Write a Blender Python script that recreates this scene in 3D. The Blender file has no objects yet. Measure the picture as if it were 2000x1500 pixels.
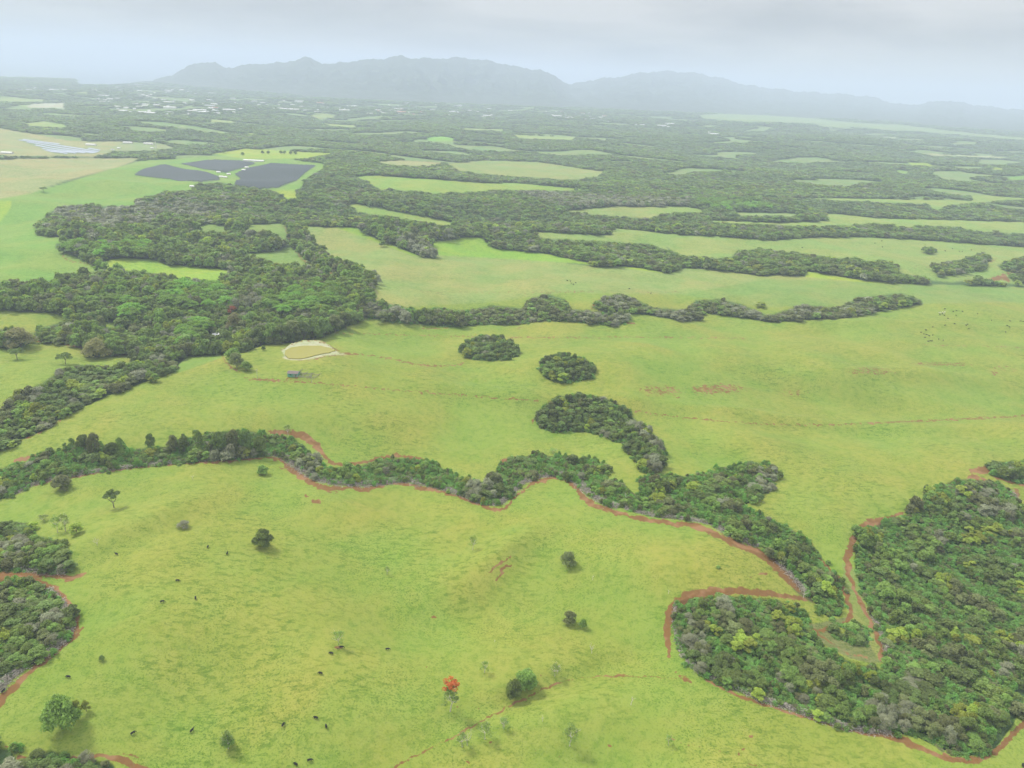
import bpy, math, random
import numpy as np
from mathutils import Vector, Matrix
random.seed(7); RNG = np.random.default_rng(7)
R = math.radians
C = bpy.context.scene.collection
SC = bpy.context.scene

# ------------------------------------------------------------------ camera
CAM_H, FPX, PITCH, ROLL = 300.0, 1445.0, R(22.5), R(2.9)
cam = bpy.data.cameras.new('camera'); camo = bpy.data.objects.new('camera', cam); C.objects.link(camo)
cam.sensor_width = 36; cam.lens = 36*FPX/2000; cam.clip_start = 1; cam.clip_end = 200000
camM = Matrix.Rotation(math.pi/2-PITCH, 3, 'X') @ Matrix.Rotation(ROLL, 3, 'Z')
camo.matrix_world = Matrix.Translation((0, 0, CAM_H)) @ camM.to_4x4()
SC.camera = camo
MC = np.array(camM)

# ------------------------------------------------------------------ light, sky, exposure
SUN = Vector((-0.70, 0.42, 0.95)).normalized()
sl = bpy.data.lights.new('sun', 'SUN'); sl.energy = 2.1; sl.angle = R(10); sl.color = (1.0, 0.955, 0.86)
so = bpy.data.objects.new('sun', sl); C.objects.link(so); so.location = (0, 0, 900)
so.rotation_euler = (-SUN).to_track_quat('-Z', 'Y').to_euler()
W = bpy.data.worlds.new('World'); SC.world = W; W.use_nodes = True
nt = W.node_tree; N = nt.nodes; L = nt.links; N.clear()
sky = N.new('ShaderNodeTexSky'); sky.sky_type = 'NISHITA'; sky.sun_disc = False
sky.sun_elevation = math.asin(SUN.z); sky.sun_rotation = math.atan2(SUN.x, SUN.y); sky.dust_density = 3
tc = N.new('ShaderNodeTexCoord'); mp = N.new('ShaderNodeMapping'); mp.inputs['Scale'].default_value = (1, 1, 5.5)
L.new(tc.outputs['Generated'], mp.inputs[0])
no = N.new('ShaderNodeTexNoise'); no.inputs['Scale'].default_value = 3.4; no.inputs['Detail'].default_value = 6; no.inputs['Roughness'].default_value = .52
no.inputs['Distortion'].default_value = .3
L.new(mp.outputs[0], no.inputs['Vector'])
cr = N.new('ShaderNodeValToRGB'); e = cr.color_ramp.elements
e[0].position = .40; e[0].color = (6.3, 6.5, 6.9, 1); e[1].position = .62; e[1].color = (9.3, 9.25, 9.35, 1)
L.new(no.outputs['Fac'], cr.inputs[0])
mx = N.new('ShaderNodeMix'); mx.data_type = 'RGBA'; mx.inputs[0].default_value = .88
L.new(sky.outputs[0], mx.inputs[6]); L.new(cr.outputs[0], mx.inputs[7])
# an overcast sky is about three times brighter overhead than at the horizon
sx = N.new('ShaderNodeSeparateXYZ'); L.new(tc.outputs['Generated'], sx.inputs[0])
gr = N.new('ShaderNodeMapRange'); gr.interpolation_type = 'SMOOTHSTEP'; L.new(sx.outputs[2], gr.inputs[0])
for i_, v_ in enumerate((.0, .75, .385, 1.12)): gr.inputs[i_+1].default_value = v_
mg = N.new('ShaderNodeMix'); mg.data_type = 'RGBA'; mg.blend_type = 'MULTIPLY'; mg.inputs[0].default_value = 1
L.new(mx.outputs[2], mg.inputs[6]); L.new(gr.outputs[0], mg.inputs[7]); mx = mg
bg = N.new('ShaderNodeBackground'); bg.inputs[1].default_value = .1
wo = N.new('ShaderNodeOutputWorld'); L.new(mx.outputs[2], bg.inputs[0]); L.new(bg.outputs[0], wo.inputs[0])
SC.view_settings.view_transform = 'Standard'; SC.view_settings.look = 'None'; SC.view_settings.gamma = 1
SC.view_settings.use_curve_mapping = False; SC.view_settings.exposure = 0.98
cy = SC.cycles; cy.use_denoising = True; cy.denoising_prefilter = 'ACCURATE'; cy.max_bounces = 6; cy.diffuse_bounces = 4; cy.glossy_bounces = 2
cy.transmission_bounces = 3; cy.volume_bounces = 1; cy.transparent_max_bounces = 8; cy.use_adaptive_sampling = True
cy.adaptive_threshold = .015
HAZE_DENSITY = 1.12e-4; HAZE_TOP = 760.0

# ------------------------------------------------------------------ picture <-> world
_wv = [(RNG.uniform(0, 2*math.pi), RNG.uniform(0, 2*math.pi)) for _ in range(40)]
def waves(x, y, wl, k0, n=9):
    s = 0
    for i in range(n):
        a, p = _wv[(k0+i) % 40]; k = 2*math.pi/(wl*(0.7+0.75*i/n))
        s = s+np.sin((x*np.cos(a)+y*np.sin(a))*k+p)
    return s/math.sqrt(n/2)
BUMPS = []   # x, y, radius_x, radius_y, height, rotation
def ground_z(x, y):
    d = np.hypot(x, y)
    near = np.clip(1-(d-1500)/3500, 0, 1)
    z = 5.0*waves(x, y, 330, 0)*near + 1.5*waves(x, y, 120, 11)*np.clip(1-(d-900)/900, 0.0, 1)
    z = z + 9*waves(x, y, 1500, 21)*np.clip((d-900)/1800, 0, 1)*np.clip((10500-d)/2500, 0, 1)
    for bx, by, rx, ry, h, a in BUMPS:
        u = ((x-bx)*math.cos(a)+(y-by)*math.sin(a))/rx; v = (-(x-bx)*math.sin(a)+(y-by)*math.cos(a))/ry
        z = z+h*np.exp(-(u*u+v*v))
    return z
def ray(px, py):
    px = np.asarray(px, float); py = np.asarray(py, float)
    v = np.stack([(px-1000)/FPX, (750-py)/FPX, -np.ones_like(px)], -1)
    return v @ MC.T
def ground(px, py, lift=0.0):
    r = ray(px, py); z = np.zeros(r.shape[:-1])
    for _ in range(7):
        t = (z-CAM_H)/np.minimum(r[..., 2], -1e-3); x = r[..., 0]*t; y = r[..., 1]*t
        z = .3*z+.7*(ground_z(x, y)+lift)
    z = ground_z(x, y)+lift
    return x, y, z
def project(x, y, z):
    v = np.stack([x, y, z-CAM_H], -1) @ MC
    w = np.maximum(-v[..., 2], 1e-3)
    return 1000+FPX*v[..., 0]/w, 750-FPX*v[..., 1]/w, -v[..., 2]
for (px, py, rx, ry, h, a) in [(985, 1085, 42, 16, 5.0, .9), (870, 1205, 60, 22, -4.5, .2), (640, 985, 60, 14, 2.6, -.3), (640, 1130, 50, 30, -2.5, 0),
        (240, 1060, 18, 60, -3.5, -.6), (330, 1010, 20, 60, 3.0, -.6), (1530, 825, 190, 16, 4.5, -.02), (1650, 775, 120, 26, -5, -.3),
        (1800, 735, 120, 22, 4.5, .1), (1350, 790, 60, 22, -3, 0), (1450, 870, 120, 30, 3, .1), (950, 770, 120, 18, 3, -.1), (870, 710, 60, 30, -3, .1),
        (1080, 1345, 60, 9, -2.6, .5), (1150, 1400, 60, 25, 3, .2), (700, 1400, 60, 40, 3, .1), (380, 1330, 40, 40, -3.5, .2), (1800, 640, 200, 22, 5, 0),
        (500, 820, 120, 30, 4, .2), (1300, 1110, 60, 25, 3, 0)]:
    bx, by, _ = ground(px, py); BUMPS.append((float(bx), float(by), rx, ry, h*1.9, a))

# ------------------------------------------------------------------ land-use map (polygons traced, then laid on the ground)
MX0, MY0, MW, MH = -320, 40, 2640, 1680
def zq(ox, oy, s, pts): return [(ox+s*p[0], oy+s*p[1])+tuple(p[2:]) for p in pts]
zA = lambda p: zq(0, 350, .35, p); zB = lambda p: zq(650, 350, .35, p); zC = lambda p: zq(1300, 350, .35, p)
zT = lambda p: zq(0, 60, .5, p); zU = lambda p: zq(1000, 60, .5, p); zM = lambda p: zq(0, 140, .2, p); zN = lambda p: zq(400, 140, .2, p)
def poly_mask(pts, out):
    """rows of an even-odd filled polygon in map cells"""
    P = np.array(pts, float)-[MX0, MY0]
    x0 = max(int(P[:, 0].min())-1, 0); x1 = min(int(P[:, 0].max())+2, MW); y0 = max(int(P[:, 1].min())-1, 0); y1 = min(int(P[:, 1].max())+2, MH)
    if x1 <= x0 or y1 <= y0: return None
    X, Y = np.meshgrid(np.arange(x0, x1)+.5, np.arange(y0, y1)+.5)
    ins = np.zeros(X.shape, bool); n = len(P)
    for i in range(n):
        ax, ay = P[i]; bx, by = P[(i+1) % n]
        if ay == by: continue
        c = ((ay > Y) != (by > Y)) & (X < (bx-ax)*(Y-ay)/(by-ay)+ax)
        ins ^= c
    return (slice(y0, y1), slice(x0, x1)), ins
LBL = np.ones((MH, MW), np.uint8)           # 1 = woodland, 0 = open, 2 = low vines, 3 = solar/built (open)
TINT = np.zeros((MH, MW, 3), np.float32)
SPEC = np.zeros((MH, MW), np.uint8)         # kind of tree: 0 mixed, 1 albizia, 2 grey, 3 dark, 4 far trees paled like haze
ZONE = np.zeros((MH, MW), np.uint8)         # which thicket a tree stands in
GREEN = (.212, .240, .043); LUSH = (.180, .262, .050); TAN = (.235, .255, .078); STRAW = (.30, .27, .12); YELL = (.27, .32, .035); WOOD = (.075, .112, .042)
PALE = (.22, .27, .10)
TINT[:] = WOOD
def paint(pts, lbl=None, tint=None, spec=None, zone=None):
    r = poly_mask(pts, None)
    if r is None: return
    s, m = r
    if lbl is not None: LBL[s][m] = lbl
    if tint is not None: TINT[s][m] = tint
    if spec is not None: SPEC[s][m] = spec
    if zone is not None: ZONE[s][m] = zone
# foreground pastures
TANF = zA([(1680, 258), (1760, 262), (2000, 270)])+[(690, 445), (700, 455), (750, 480), (820, 500), (850, 505), (858, 487), (845, 472), (910, 463), (945, 465), (950, 480), (1000, 492),
        (1070, 497), (1110, 515), (1170, 520), (1250, 523), (1310, 533), (1330, 525), (1340, 521), (1430, 530), (1500, 540), (1520, 536), (1575, 540), (1590, 530), (1700, 550),
        (1850, 562), (1990, 575), (2400, 590)]
LEFTB = [(700, 628), (735, 590), (728, 560), (735, 545), (725, 530), (700, 520), (640, 500), (612, 475), (606, 455)]
BOT = zA([(-900, 1750), (-100, 1560), (60, 1475), (240, 1400), (340, 1330), (460, 1270), (640, 1190), (820, 1125), (950, 1075), (1060, 1010), (1120, 985), (1250, 975), (1380, 955), (1500, 915),
        (1640, 910), (1720, 895), (1850, 860)])
paint(BOT+LEFTB+TANF+[(2400, 1800), (-400, 1800)], 0, GREEN, zone=0)
paint(LEFTB+TANF+[(2400, 590), (2000, 590), (1700, 578), (1560, 590), (1330, 575), (1100, 572), (960, 590), (720, 603)], 0, TAN)
paint([(1500, 545), (2000, 560), (2400, 580), (2400, 610), (1950, 590), (1500, 600), (1330, 575)], 0, (.19, .24, .06))
paint(zB([(540, 350), (640, 345), (740, 320), (850, 325), (850, 350), (920, 385), (1200, 415), (1500, 480), (1300, 465), (900, 440), (590, 425)]), 0, (.21, .30, .035))
paint(zB([(-10, 262), (130, 265), (170, 300), (500, 432), (440, 425), (200, 335)]), 0, (.22, .29, .035))
paint(zB([(1500, 478), (1720, 492), (1890, 530), (1700, 505)]), 0, YELL)
paint(zC([(780, 510), (960, 545), (1300, 580), (1100, 575), (780, 545)]), 0, YELL)
# left side clearings
paint([(-340, 400), (0, 385), (100, 365), (200, 335), (280, 312), (400, 305), (480, 300), (630, 318), (640, 325), (600, 350), (590, 365), (560, 385), (530, 372), (430, 356), (380, 360),
       (375, 372), (315, 378), (270, 388), (270, 400), (240, 403), (140, 400), (100, 412), (75, 437), (72, 452), (90, 460), (150, 467), (190, 470), (110, 475), (108, 485), (140, 498),
       (185, 518), (205, 528), (140, 535), (95, 548), (45, 550), (-340, 560)], 0, LUSH)
paint([(-340, 320), (0, 310), (120, 308), (280, 308), (225, 328), (130, 352), (60, 378), (0, 388), (-340, 420)], 0, STRAW)
paint(zA([(-600, 120), (0, 118), (65, 120), (60, 160), (0, 240), (-600, 400)]), 0, YELL)
paint(zA([(560, 470), (620, 445), (680, 435), (880, 450), (920, 475), (1050, 480), (1230, 500), (1290, 503), (1440, 515), (1430, 528), (1330, 520), (1240, 530), (1215, 585), (1150, 575), (1050, 565), (900, 528), (740, 512), (600, 500)]), 0, (.25, .32, .04))
paint(zA([(-900, 730), (0, 725), (100, 738), (280, 745), (440, 765), (560, 790), (660, 800), (640, 832), (590, 822), (500, 792), (380, 787), (220, 832), (190, 860), (100, 840), (0, 835), (-900, 900)]), 0, GREEN)
paint(zA([(-900, 950), (-20, 935), (30, 945), (100, 945), (190, 903), (330, 915), (450, 940), (480, 990), (600, 985), (740, 975), (730, 1025), (640, 1040), (560, 1050), (440, 1032), (330, 1062), (300, 1095),
       (240, 1135), (150, 1175), (60, 1222), (0, 1285), (-900, 1500)]), 0, GREEN)
paint(zA([(1050, 265), (1200, 247), (1300, 272), (1400, 252), (1590, 240), (1610, 300), (1590, 350), (1500, 292), (1400, 290), (1200, 292), (1080, 290)]), 0, (.17, .23, .055))
paint(zA([(1260, 418), (1400, 412), (1540, 392), (1620, 368), (1610, 320), (1650, 400), (1720, 455), (1800, 495), (1910, 540), (1880, 560), (1780, 502), (1640, 472), (1540, 477), (1480, 462), (1380, 428)]), 0, (.17, .23, .055))
paint(zA([(1515, 65), (1665, 60), (1660, 112), (1590, 110)]), 0, YELL)
paint(zA([(1040, 985), (1250, 975), (1230, 1000), (1000, 1080), (950, 1085)]), 0, (.16, .235, .045))
# far fields
paint(zT([(-640, 380), (0, 378), (120, 400), (280, 430), (500, 430), (590, 440), (460, 470), (380, 490), (60, 490), (-640, 470)]), 0, STRAW)
paint(zT([(820, 480), (960, 458), (1160, 470), (1320, 478), (1190, 500), (960, 500)]), 0, YELL)
paint([(870, 320), (940, 312), (1050, 315), (1185, 335), (1170, 345), (1120, 352), (1000, 345), (900, 335)], 0, TAN)
paint([(690, 345), (720, 341), (800, 346), (960, 357), (1000, 356), (1165, 370), (1100, 373), (960, 371), (930, 376), (850, 378), (760, 370), (745, 372), (720, 358)], 0, (.22, .28, .05))
paint([(675, 398), (700, 397), (790, 415), (850, 425), (900, 437), (870, 442), (790, 428), (700, 415)], 0, (.225, .272, .06))
paint([(1095, 412), (1200, 402), (1370, 405), (1300, 415), (1270, 427), (1170, 420)], 0, TAN)
paint(zC([(700, 100), (1100, 105), (1400, 112), (1590, 115), (1700, 118), (1710, 85), (2000, 100), (2900, 110), (2900, 140), (2000, 112), (1720, 132), (1560, 152), (1530, 178), (1460, 160), (1460, 140), (1200, 130), (900, 115)]), 0, (.225, .272, .068))
paint(zC([(0, 148), (100, 150), (200, 162), (220, 185), (0, 192), (-140, 190)]), 0, (.225, .272, .068))
paint(zC([(380, 180), (820, 190), (700, 208), (420, 203)]), 0, (.22, .26, .09))
paint(zC([(880, 190), (960, 190), (1200, 215), (1600, 225), (2900, 260), (2900, 350), (2050, 308), (1700, 292), (1650, 270), (1500, 262), (1300, 270), (1180, 245), (1000, 260), (860, 265), (620, 255), (400, 250),
       (180, 237), (280, 226), (600, 238), (900, 232)]), 0, (.225, .272, .068))
paint(zB([(1010, 275), (1150, 290), (1290, 300), (1550, 312), (1565, 270), (1750, 285), (1860, 300)])+zC([(0, 300), (400, 325), (600, 342), (760, 325), (1100, 320), (1300, 328), (1650, 350), (2000, 375), (2900, 420), (2900, 640),
       (2050, 600), (1850, 570), (1760, 552), (1600, 575), (1500, 565), (1300, 520), (1270, 470), (1210, 450), (1130, 460), (1060, 435), (960, 450), (920, 430), (640, 405), (560, 390), (400, 400), (370, 435), (280, 440),
       (130, 435), (60, 410), (0, 375)])+zB([(1880, 400), (1760, 358), (1650, 362), (1560, 348), (1250, 335), (1150, 330), (1120, 292)]), 0, (.22, .262, .07))
for pts in ([(1490, 475), (1650, 450), (1780, 410), (1810, 430), (1790, 500), (1700, 520), (1520, 545)], [(1850, 480), (1960, 440), (2900, 440), (2900, 490), (1900, 512)],
            [(1910, 530), (2050, 510), (2900, 520), (2900, 610), (1960, 580)]):
    paint(zC(pts), 1, WOOD)
for pts, t in [([(832, 268), (860, 265), (892, 270), (880, 277), (840, 276)], (.2, .34, .05)), ([(1770, 316), (1820, 318), (1822, 325), (1780, 323)], YELL), ([(1755, 330), (1780, 334), (1770, 342), (1745, 334)], (.18, .28, .06)),
               ([(730, 315), (780, 312), (870, 318), (840, 325), (760, 322)], STRAW), ([(1935, 325), (1965, 328), (1960, 333), (1930, 331)], YELL), ([(1970, 345), (2010, 340), (2020, 350), (1960, 354)], (.18, .28, .06))]:
    paint(pts, 0, t)
paint(zU([(720, 328), (840, 322), (1150, 335), (1260, 350), (1350, 358), (1500, 365), (1800, 400), (2100, 425), (2600, 470), (1900, 420), (1600, 395), (1350, 378), (1170, 362), (900, 355), (740, 342)]), 0, PALE)
paint(zU([(1180, 366), (1290, 370), (1350, 385), (1220, 376)]), 0, PALE)
paint(zU([(1590, 478), (1950, 492), (1940, 499), (1640, 488)]), 0, (.33, .34, .16))
paint(zU([(1440, 412), (1510, 414), (1505, 420), (1445, 418)]), 0, (.33, .34, .16))
paint(zU([(320, 288), (470, 295), (465, 305), (350, 302)]), 0, PALE)
for p in ([(45, 240), (85, 236), (115, 240), (140, 244), (125, 250), (95, 248), (50, 246)], [(0, 190), (90, 194), (85, 199), (-60, 198)], [(130, 176), (220, 178), (210, 183), (120, 181)], [(30, 203), (130, 208), (125, 213), (45, 210)],
          [(0, 172), (60, 176), (50, 181), (-80, 180)], [(600, 224), (640, 222), (660, 229), (620, 232)], [(630, 240), (700, 245), (690, 249), (640, 246)], [(690, 205), (760, 203), (770, 208), (700, 211)],
          [(300, 218), (350, 220), (345, 226), (310, 225)], [(345, 245), (365, 243), (360, 248)], [(410, 232), (460, 236), (455, 241), (405, 238)], [(1000, 262), (1130, 268), (1120, 274), (1010, 270)],
          [(420, 258), (440, 257), (435, 262)], [(480, 259), (500, 259), (492, 263)], [(460, 280), (500, 279), (490, 284)], [(920, 208), (960, 207), (950, 212)], [(900, 250), (990, 253), (980, 256), (905, 254)]):
    paint(p, 0, (.26, .30, .09))
for p in ([(60, 202), (130, 200), (130, 212), (50, 210)], [(150, 166), (240, 170), (230, 176), (150, 173)], [(310, 205), (400, 204), (440, 208), (330, 210)], [(400, 193), (420, 195), (480, 206), (420, 204)], [(640, 212), (660, 211), (655, 215)],
          [(750, 211), (800, 214), (790, 218)], [(260, 163), (390, 165), (395, 168), (280, 166)]):
    paint(p, 0, (.42, .38, .30))
for p in ([(170, 178), (330, 172), (420, 182), (490, 200), (480, 222), (360, 228), (225, 223), (185, 205)], [(630, 205), (800, 202), (980, 210), (1045, 220), (1000, 233), (800, 229), (640, 221)], [(480, 190), (620, 198), (660, 215), (640, 222), (490, 215)],
          [(1050, 214), (1160, 220), (1240, 232), (1340, 246), (1320, 254), (1200, 244), (1060, 228)], [(0, 172), (60, 168), (240, 163), (400, 165), (400, 174), (200, 178), (0, 184)]):
    paint(p, 1, (.16, .18, .11), 5)
# near thickets
Z = dict(lower_right=1, big_right=2, ravine=3, crescent=4, oval=5, second_clump=6, right_edge=7, left_wood=8, left_curve=9, corner=10, hedge=11, hedge_mid=12, hedge_right=13)
F1 = [(1870, 935), (1850, 945), (1815, 960), (1800, 985), (1765, 1012), (1722, 1022), (1692, 1042), (1672, 1075), (1672, 1110), (1682, 1150), (1700, 1190), (1722, 1235), (1735, 1290), (1728, 1308), (1800, 1335), (1850, 1385),
      (1990, 1390), (2015, 1340), (2320, 1200), (2320, 1010), (2010, 1005), (1985, 975), (1960, 945), (1920, 938)]
F2 = [(1330, 1175), (1355, 1168), (1420, 1165), (1500, 1170), (1560, 1185), (1582, 1205), (1570, 1222), (1592, 1245), (1622, 1272), (1672, 1297), (1730, 1308), (1800, 1335), (1850, 1385), (1990, 1388), (1980, 1412), (1945, 1460),
      (1890, 1475), (1840, 1462), (1790, 1437), (1740, 1427), (1690, 1425), (1640, 1415), (1560, 1387), (1480, 1362), (1410, 1332), (1365, 1312), (1340, 1288), (1325, 1250), (1318, 1210)]
F3 = [(-320, 960), (-20, 925), (30, 905), (60, 900), (90, 880), (120, 885), (140, 868), (165, 858), (200, 872), (235, 866), (250, 880), (285, 875), (325, 876), (340, 862), (385, 852), (420, 845), (480, 840), (520, 848), (560, 855), (590, 870),
      (610, 890), (625, 905), (640, 915), (700, 912), (750, 895), (800, 895), (850, 905), (865, 918), (905, 935), (940, 945), (960, 940), (975, 910), (1000, 895), (1050, 888), (1100, 892), (1160, 897), (1180, 910), (1185, 932), (1220, 947),
      (1240, 970), (1252, 960), (1250, 938), (1300, 928), (1340, 932), (1400, 918), (1450, 907), (1500, 903), (1515, 920), (1510, 950), (1480, 970), (1455, 985), (1465, 1000), (1500, 1010), (1540, 1030), (1575, 1050), (1600, 1080), (1620, 1110),
      (1640, 1140), (1648, 1180), (1640, 1203), (1600, 1198), (1592, 1170), (1575, 1148), (1545, 1115), (1515, 1087), (1490, 1068), (1450, 1055), (1420, 1040), (1395, 1022), (1340, 1012), (1280, 1005), (1220, 992), (1180, 982), (1150, 962),
      (1130, 942), (1090, 927), (1060, 928), (1020, 940), (990, 970), (975, 984), (940, 980), (900, 962), (860, 950), (800, 938), (740, 942), (690, 945), (650, 940), (620, 932), (590, 912), (560, 893), (530, 887), (480, 893), (420, 898),
      (350, 903), (280, 908), (200, 918), (140, 928), (100, 933), (60, 948), (20, 968), (-320, 1060)]
F4 = [(1048, 815), (1060, 795), (1095, 775), (1130, 770), (1180, 775), (1210, 790), (1230, 810), (1260, 835), (1290, 865), (1297, 890), (1290, 915), (1265, 925), (1250, 915), (1240, 890), (1215, 865), (1180, 850), (1130, 840), (1090, 842), (1055, 835)]
F5 = [(898, 685), (915, 665), (945, 656), (980, 660), (1005, 675), (1013, 690), (995, 702), (950, 703), (915, 698)]
F6 = [(1055, 715), (1065, 698), (1100, 692), (1140, 698), (1162, 715), (1158, 738), (1130, 742), (1095, 747), (1070, 740)]
F7 = [(1935, 912), (1960, 902), (2320, 890), (2320, 960), (1980, 938), (1940, 928)]
F8 = [(-320, 1020), (30, 1022), (60, 1045), (95, 1050), (125, 1075), (138, 1100), (130, 1118), (100, 1115), (60, 1112), (-320, 1110)]
F9 = [(-320, 1140), (0, 1133), (50, 1133), (90, 1150), (122, 1180), (134, 1215), (127, 1245), (100, 1268), (60, 1288), (20, 1318), (0, 1340), (-320, 1440)]
F10 = [(-320, 1450), (20, 1462), (35, 1492), (60, 1478), (100, 1465), (150, 1482), (220, 1492), (235, 1520), (260, 1720), (-320, 1720)]
F11 = [(700, 615), (690, 590), (720, 585), (770, 595), (820, 607), (850, 600), (900, 607), (940, 602), (960, 596), (1020, 602), (1040, 582), (1070, 574), (1105, 585), (1110, 602), (1160, 607), (1225, 614), (1225, 628), (1200, 636),
       (1150, 631), (1100, 625), (1060, 625), (1000, 634), (950, 632), (880, 637), (820, 632), (770, 628), (730, 622)]
F12 = [(1155, 600), (1180, 580), (1215, 573), (1250, 587), (1270, 600), (1300, 602), (1365, 607), (1370, 624), (1340, 627), (1290, 618), (1240, 612), (1200, 608)]
F13 = [(1345, 600), (1360, 586), (1410, 584), (1450, 594), (1500, 616), (1530, 607), (1570, 596), (1640, 600), (1660, 590), (1690, 580), (1760, 572), (1800, 585), (1803, 592), (1750, 602), (1700, 611), (1660, 620), (1560, 625), (1500, 628), (1450, 620), (1400, 612), (1360, 610)]
FB = zq(1500, 1125, .25, [(480, 400), (600, 370), (740, 380), (800, 450), (790, 530), (640, 520), (540, 480)])
paint([(1575, 1222), (1620, 1212), (1655, 1205), (1700, 1240), (1735, 1292), (1700, 1296), (1660, 1285), (1620, 1266), (1590, 1245)], 0, (.16, .165, .065))
paint([(1500, 1075), (1540, 1100), (1575, 1145), (1590, 1180), (1560, 1160), (1520, 1120)], 0, (.12, .10, .05))
paint([(1645, 1100), (1668, 1110), (1700, 1210), (1735, 1290), (1715, 1290), (1690, 1240), (1655, 1190)], 0, (.20, .21, .06))
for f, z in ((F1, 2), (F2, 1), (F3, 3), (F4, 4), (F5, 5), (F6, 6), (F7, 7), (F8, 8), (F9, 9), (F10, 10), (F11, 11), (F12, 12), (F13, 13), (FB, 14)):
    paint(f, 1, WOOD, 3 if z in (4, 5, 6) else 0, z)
paint(zC([(1480, 378), (1500, 388), (1495, 412), (1450, 412), (1450, 392)]), 1, WOOD)
# kinds of tree
for p in ([(310, 345), (540, 340), (700, 345), (870, 365), (890, 430), (700, 440), (450, 440), (320, 410)], [(880, 620), (1000, 580), (1160, 590), (1250, 660), (1240, 720), (1000, 720), (890, 690)],
          [(1460, 690), (1600, 640), (1880, 575), (1890, 640), (1850, 720), (1700, 760), (1500, 750)], [(640, 760), (700, 700), (800, 740), (760, 790)], [(1000, 850), (1080, 790), (1200, 820), (1190, 880), (1020, 900)], [(580, 620), (720, 620), (700, 700), (600, 690)]):
    paint(zA(p), spec=1)
for p in ([(280, 170), (400, 145), (700, 158), (780, 130), (860, 108), (1100, 105), (1250, 170), (1200, 205), (900, 190), (840, 240), (600, 260), (380, 220)], [(1250, 690), (1400, 640), (1450, 660), (1380, 720), (1300, 730)]):
    paint(zA(p), spec=2)
paint(zB([(370, 305), (480, 300), (590, 400), (560, 432), (480, 400)]), spec=2)
paint(zB([(450, 300), (720, 295), (740, 320), (700, 345), (560, 345)]), spec=2)
paint(zC([(180, 130), (400, 110), (560, 130), (600, 180), (300, 180)]), spec=1)
paint(zB([(1000, 60), (1600, 90), (2000, 100), (2000, 150), (1300, 150)]), spec=2)
for p in ([(1318, 1190), (1350, 1190), (1385, 1250), (1385, 1300), (1350, 1295), (1325, 1245)], [(1500, 1310), (1560, 1320), (1600, 1350), (1560, 1365), (1500, 1335)], [(1700, 1350), (1800, 1370), (1790, 1410), (1720, 1400)],
          [(1870, 950), (1920, 955), (1980, 990), (1975, 1010), (1900, 980)], [(1900, 1230), (2100, 1260), (2100, 1330), (1940, 1340)], [(60, 1190), (120, 1190), (120, 1240), (60, 1230)], [(-40, 1050), (60, 1050), (60, 1075), (-40, 1075)],
          [(1490, 905), (1515, 915), (1505, 955), (1480, 960)], [(400, 870), (500, 870), (500, 893), (400, 895)], [(1235, 815), (1290, 850), (1290, 875), (1240, 845)], [(1255, 890), (1295, 890), (1290, 925), (1255, 925)],
          [(560, 880), (610, 890), (640, 935), (600, 915)], [(900, 935), (960, 945), (960, 980), (910, 960)], [(700, 590), (780, 595), (800, 625), (740, 615)], [(1110, 600), (1225, 612), (1225, 637), (1110, 625)], [(1170, 575), (1240, 580), (1230, 600), (1170, 598)],
          [(1280, 602), (1370, 606), (1370, 625), (1290, 618)], [(1410, 585), (1500, 612), (1490, 625), (1420, 605)], [(1530, 600), (1600, 598), (1600, 620), (1530, 620)], [(1640, 590), (1700, 580), (1700, 600), (1650, 605)]):
    paint(p, spec=2)
for p in ([(1880, 1210), (1960, 1245), (2060, 1300), (2060, 1350), (1960, 1345), (1900, 1290)], [(1700, 1125), (1790, 1190), (1860, 1250), (1820, 1270), (1740, 1200)]): paint(p, spec=6)
# solar fields (open ground, panels come later)
SOLAR = {'left': [(262, 342), (312, 323), (325, 322), (428, 345), (430, 352), (392, 356), (330, 350)], 'middle': [(352, 320), (420, 312), (470, 314), (500, 319), (475, 328), (440, 338)],
         'right': [(458, 341), (530, 319), (618, 323), (603, 333), (588, 345), (580, 353), (543, 367), (500, 369), (457, 361), (470, 349)]}
for p in SOLAR.values(): paint(p, 3, (.07, .09, .06))
SOLAR_B = zM([(150, 660), (330, 665), (640, 720), (800, 748), (960, 755), (990, 765), (930, 800), (640, 805), (500, 790), (400, 745)])
paint(SOLAR_B, 3, (.2, .23, .12))
paint(zM([(1200, 690), (1500, 680), (1600, 700), (1720, 740), (1560, 770), (1200, 780), (1050, 790), (960, 780), (1060, 755)]), 3, (.24, .26, .12))
POND_SHEEN = zq(400, 600, .15, [(990, 555), (1050, 540), (1150, 522), (1300, 508), (1500, 508), (1620, 530), (1700, 562), (1760, 598), (1865, 606), (1860, 618), (1750, 622), (1580, 628), (1500, 650), (1400, 675), (1270, 684), (1150, 688), (1050, 675), (1005, 650), (1040, 635), (1020, 600)])
paint(POND_SHEEN, 3, (.36, .35, .24))  # pale ground tint painted where the pond mirrors the sky
POND = zq(400, 600, .15, [(1040, 612), (1050, 560), (1120, 524), (1290, 500), (1510, 500), (1630, 528), (1700, 562), (1620, 588), (1510, 606), (1420, 628), (1340, 650), (1270, 664), (1200, 668), (1090, 662), (1060, 635)])
POND2 = zA([(775, 665), (790, 650), (840, 625), (880, 618), (870, 635), (810, 655)])
paint(POND2, 3, (.12, .09, .06))
HOUSECLR = zA([(1195, 868), (1245, 868), (1245, 900), (1195, 895)]); paint(HOUSECLR, 3, GREEN)

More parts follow.
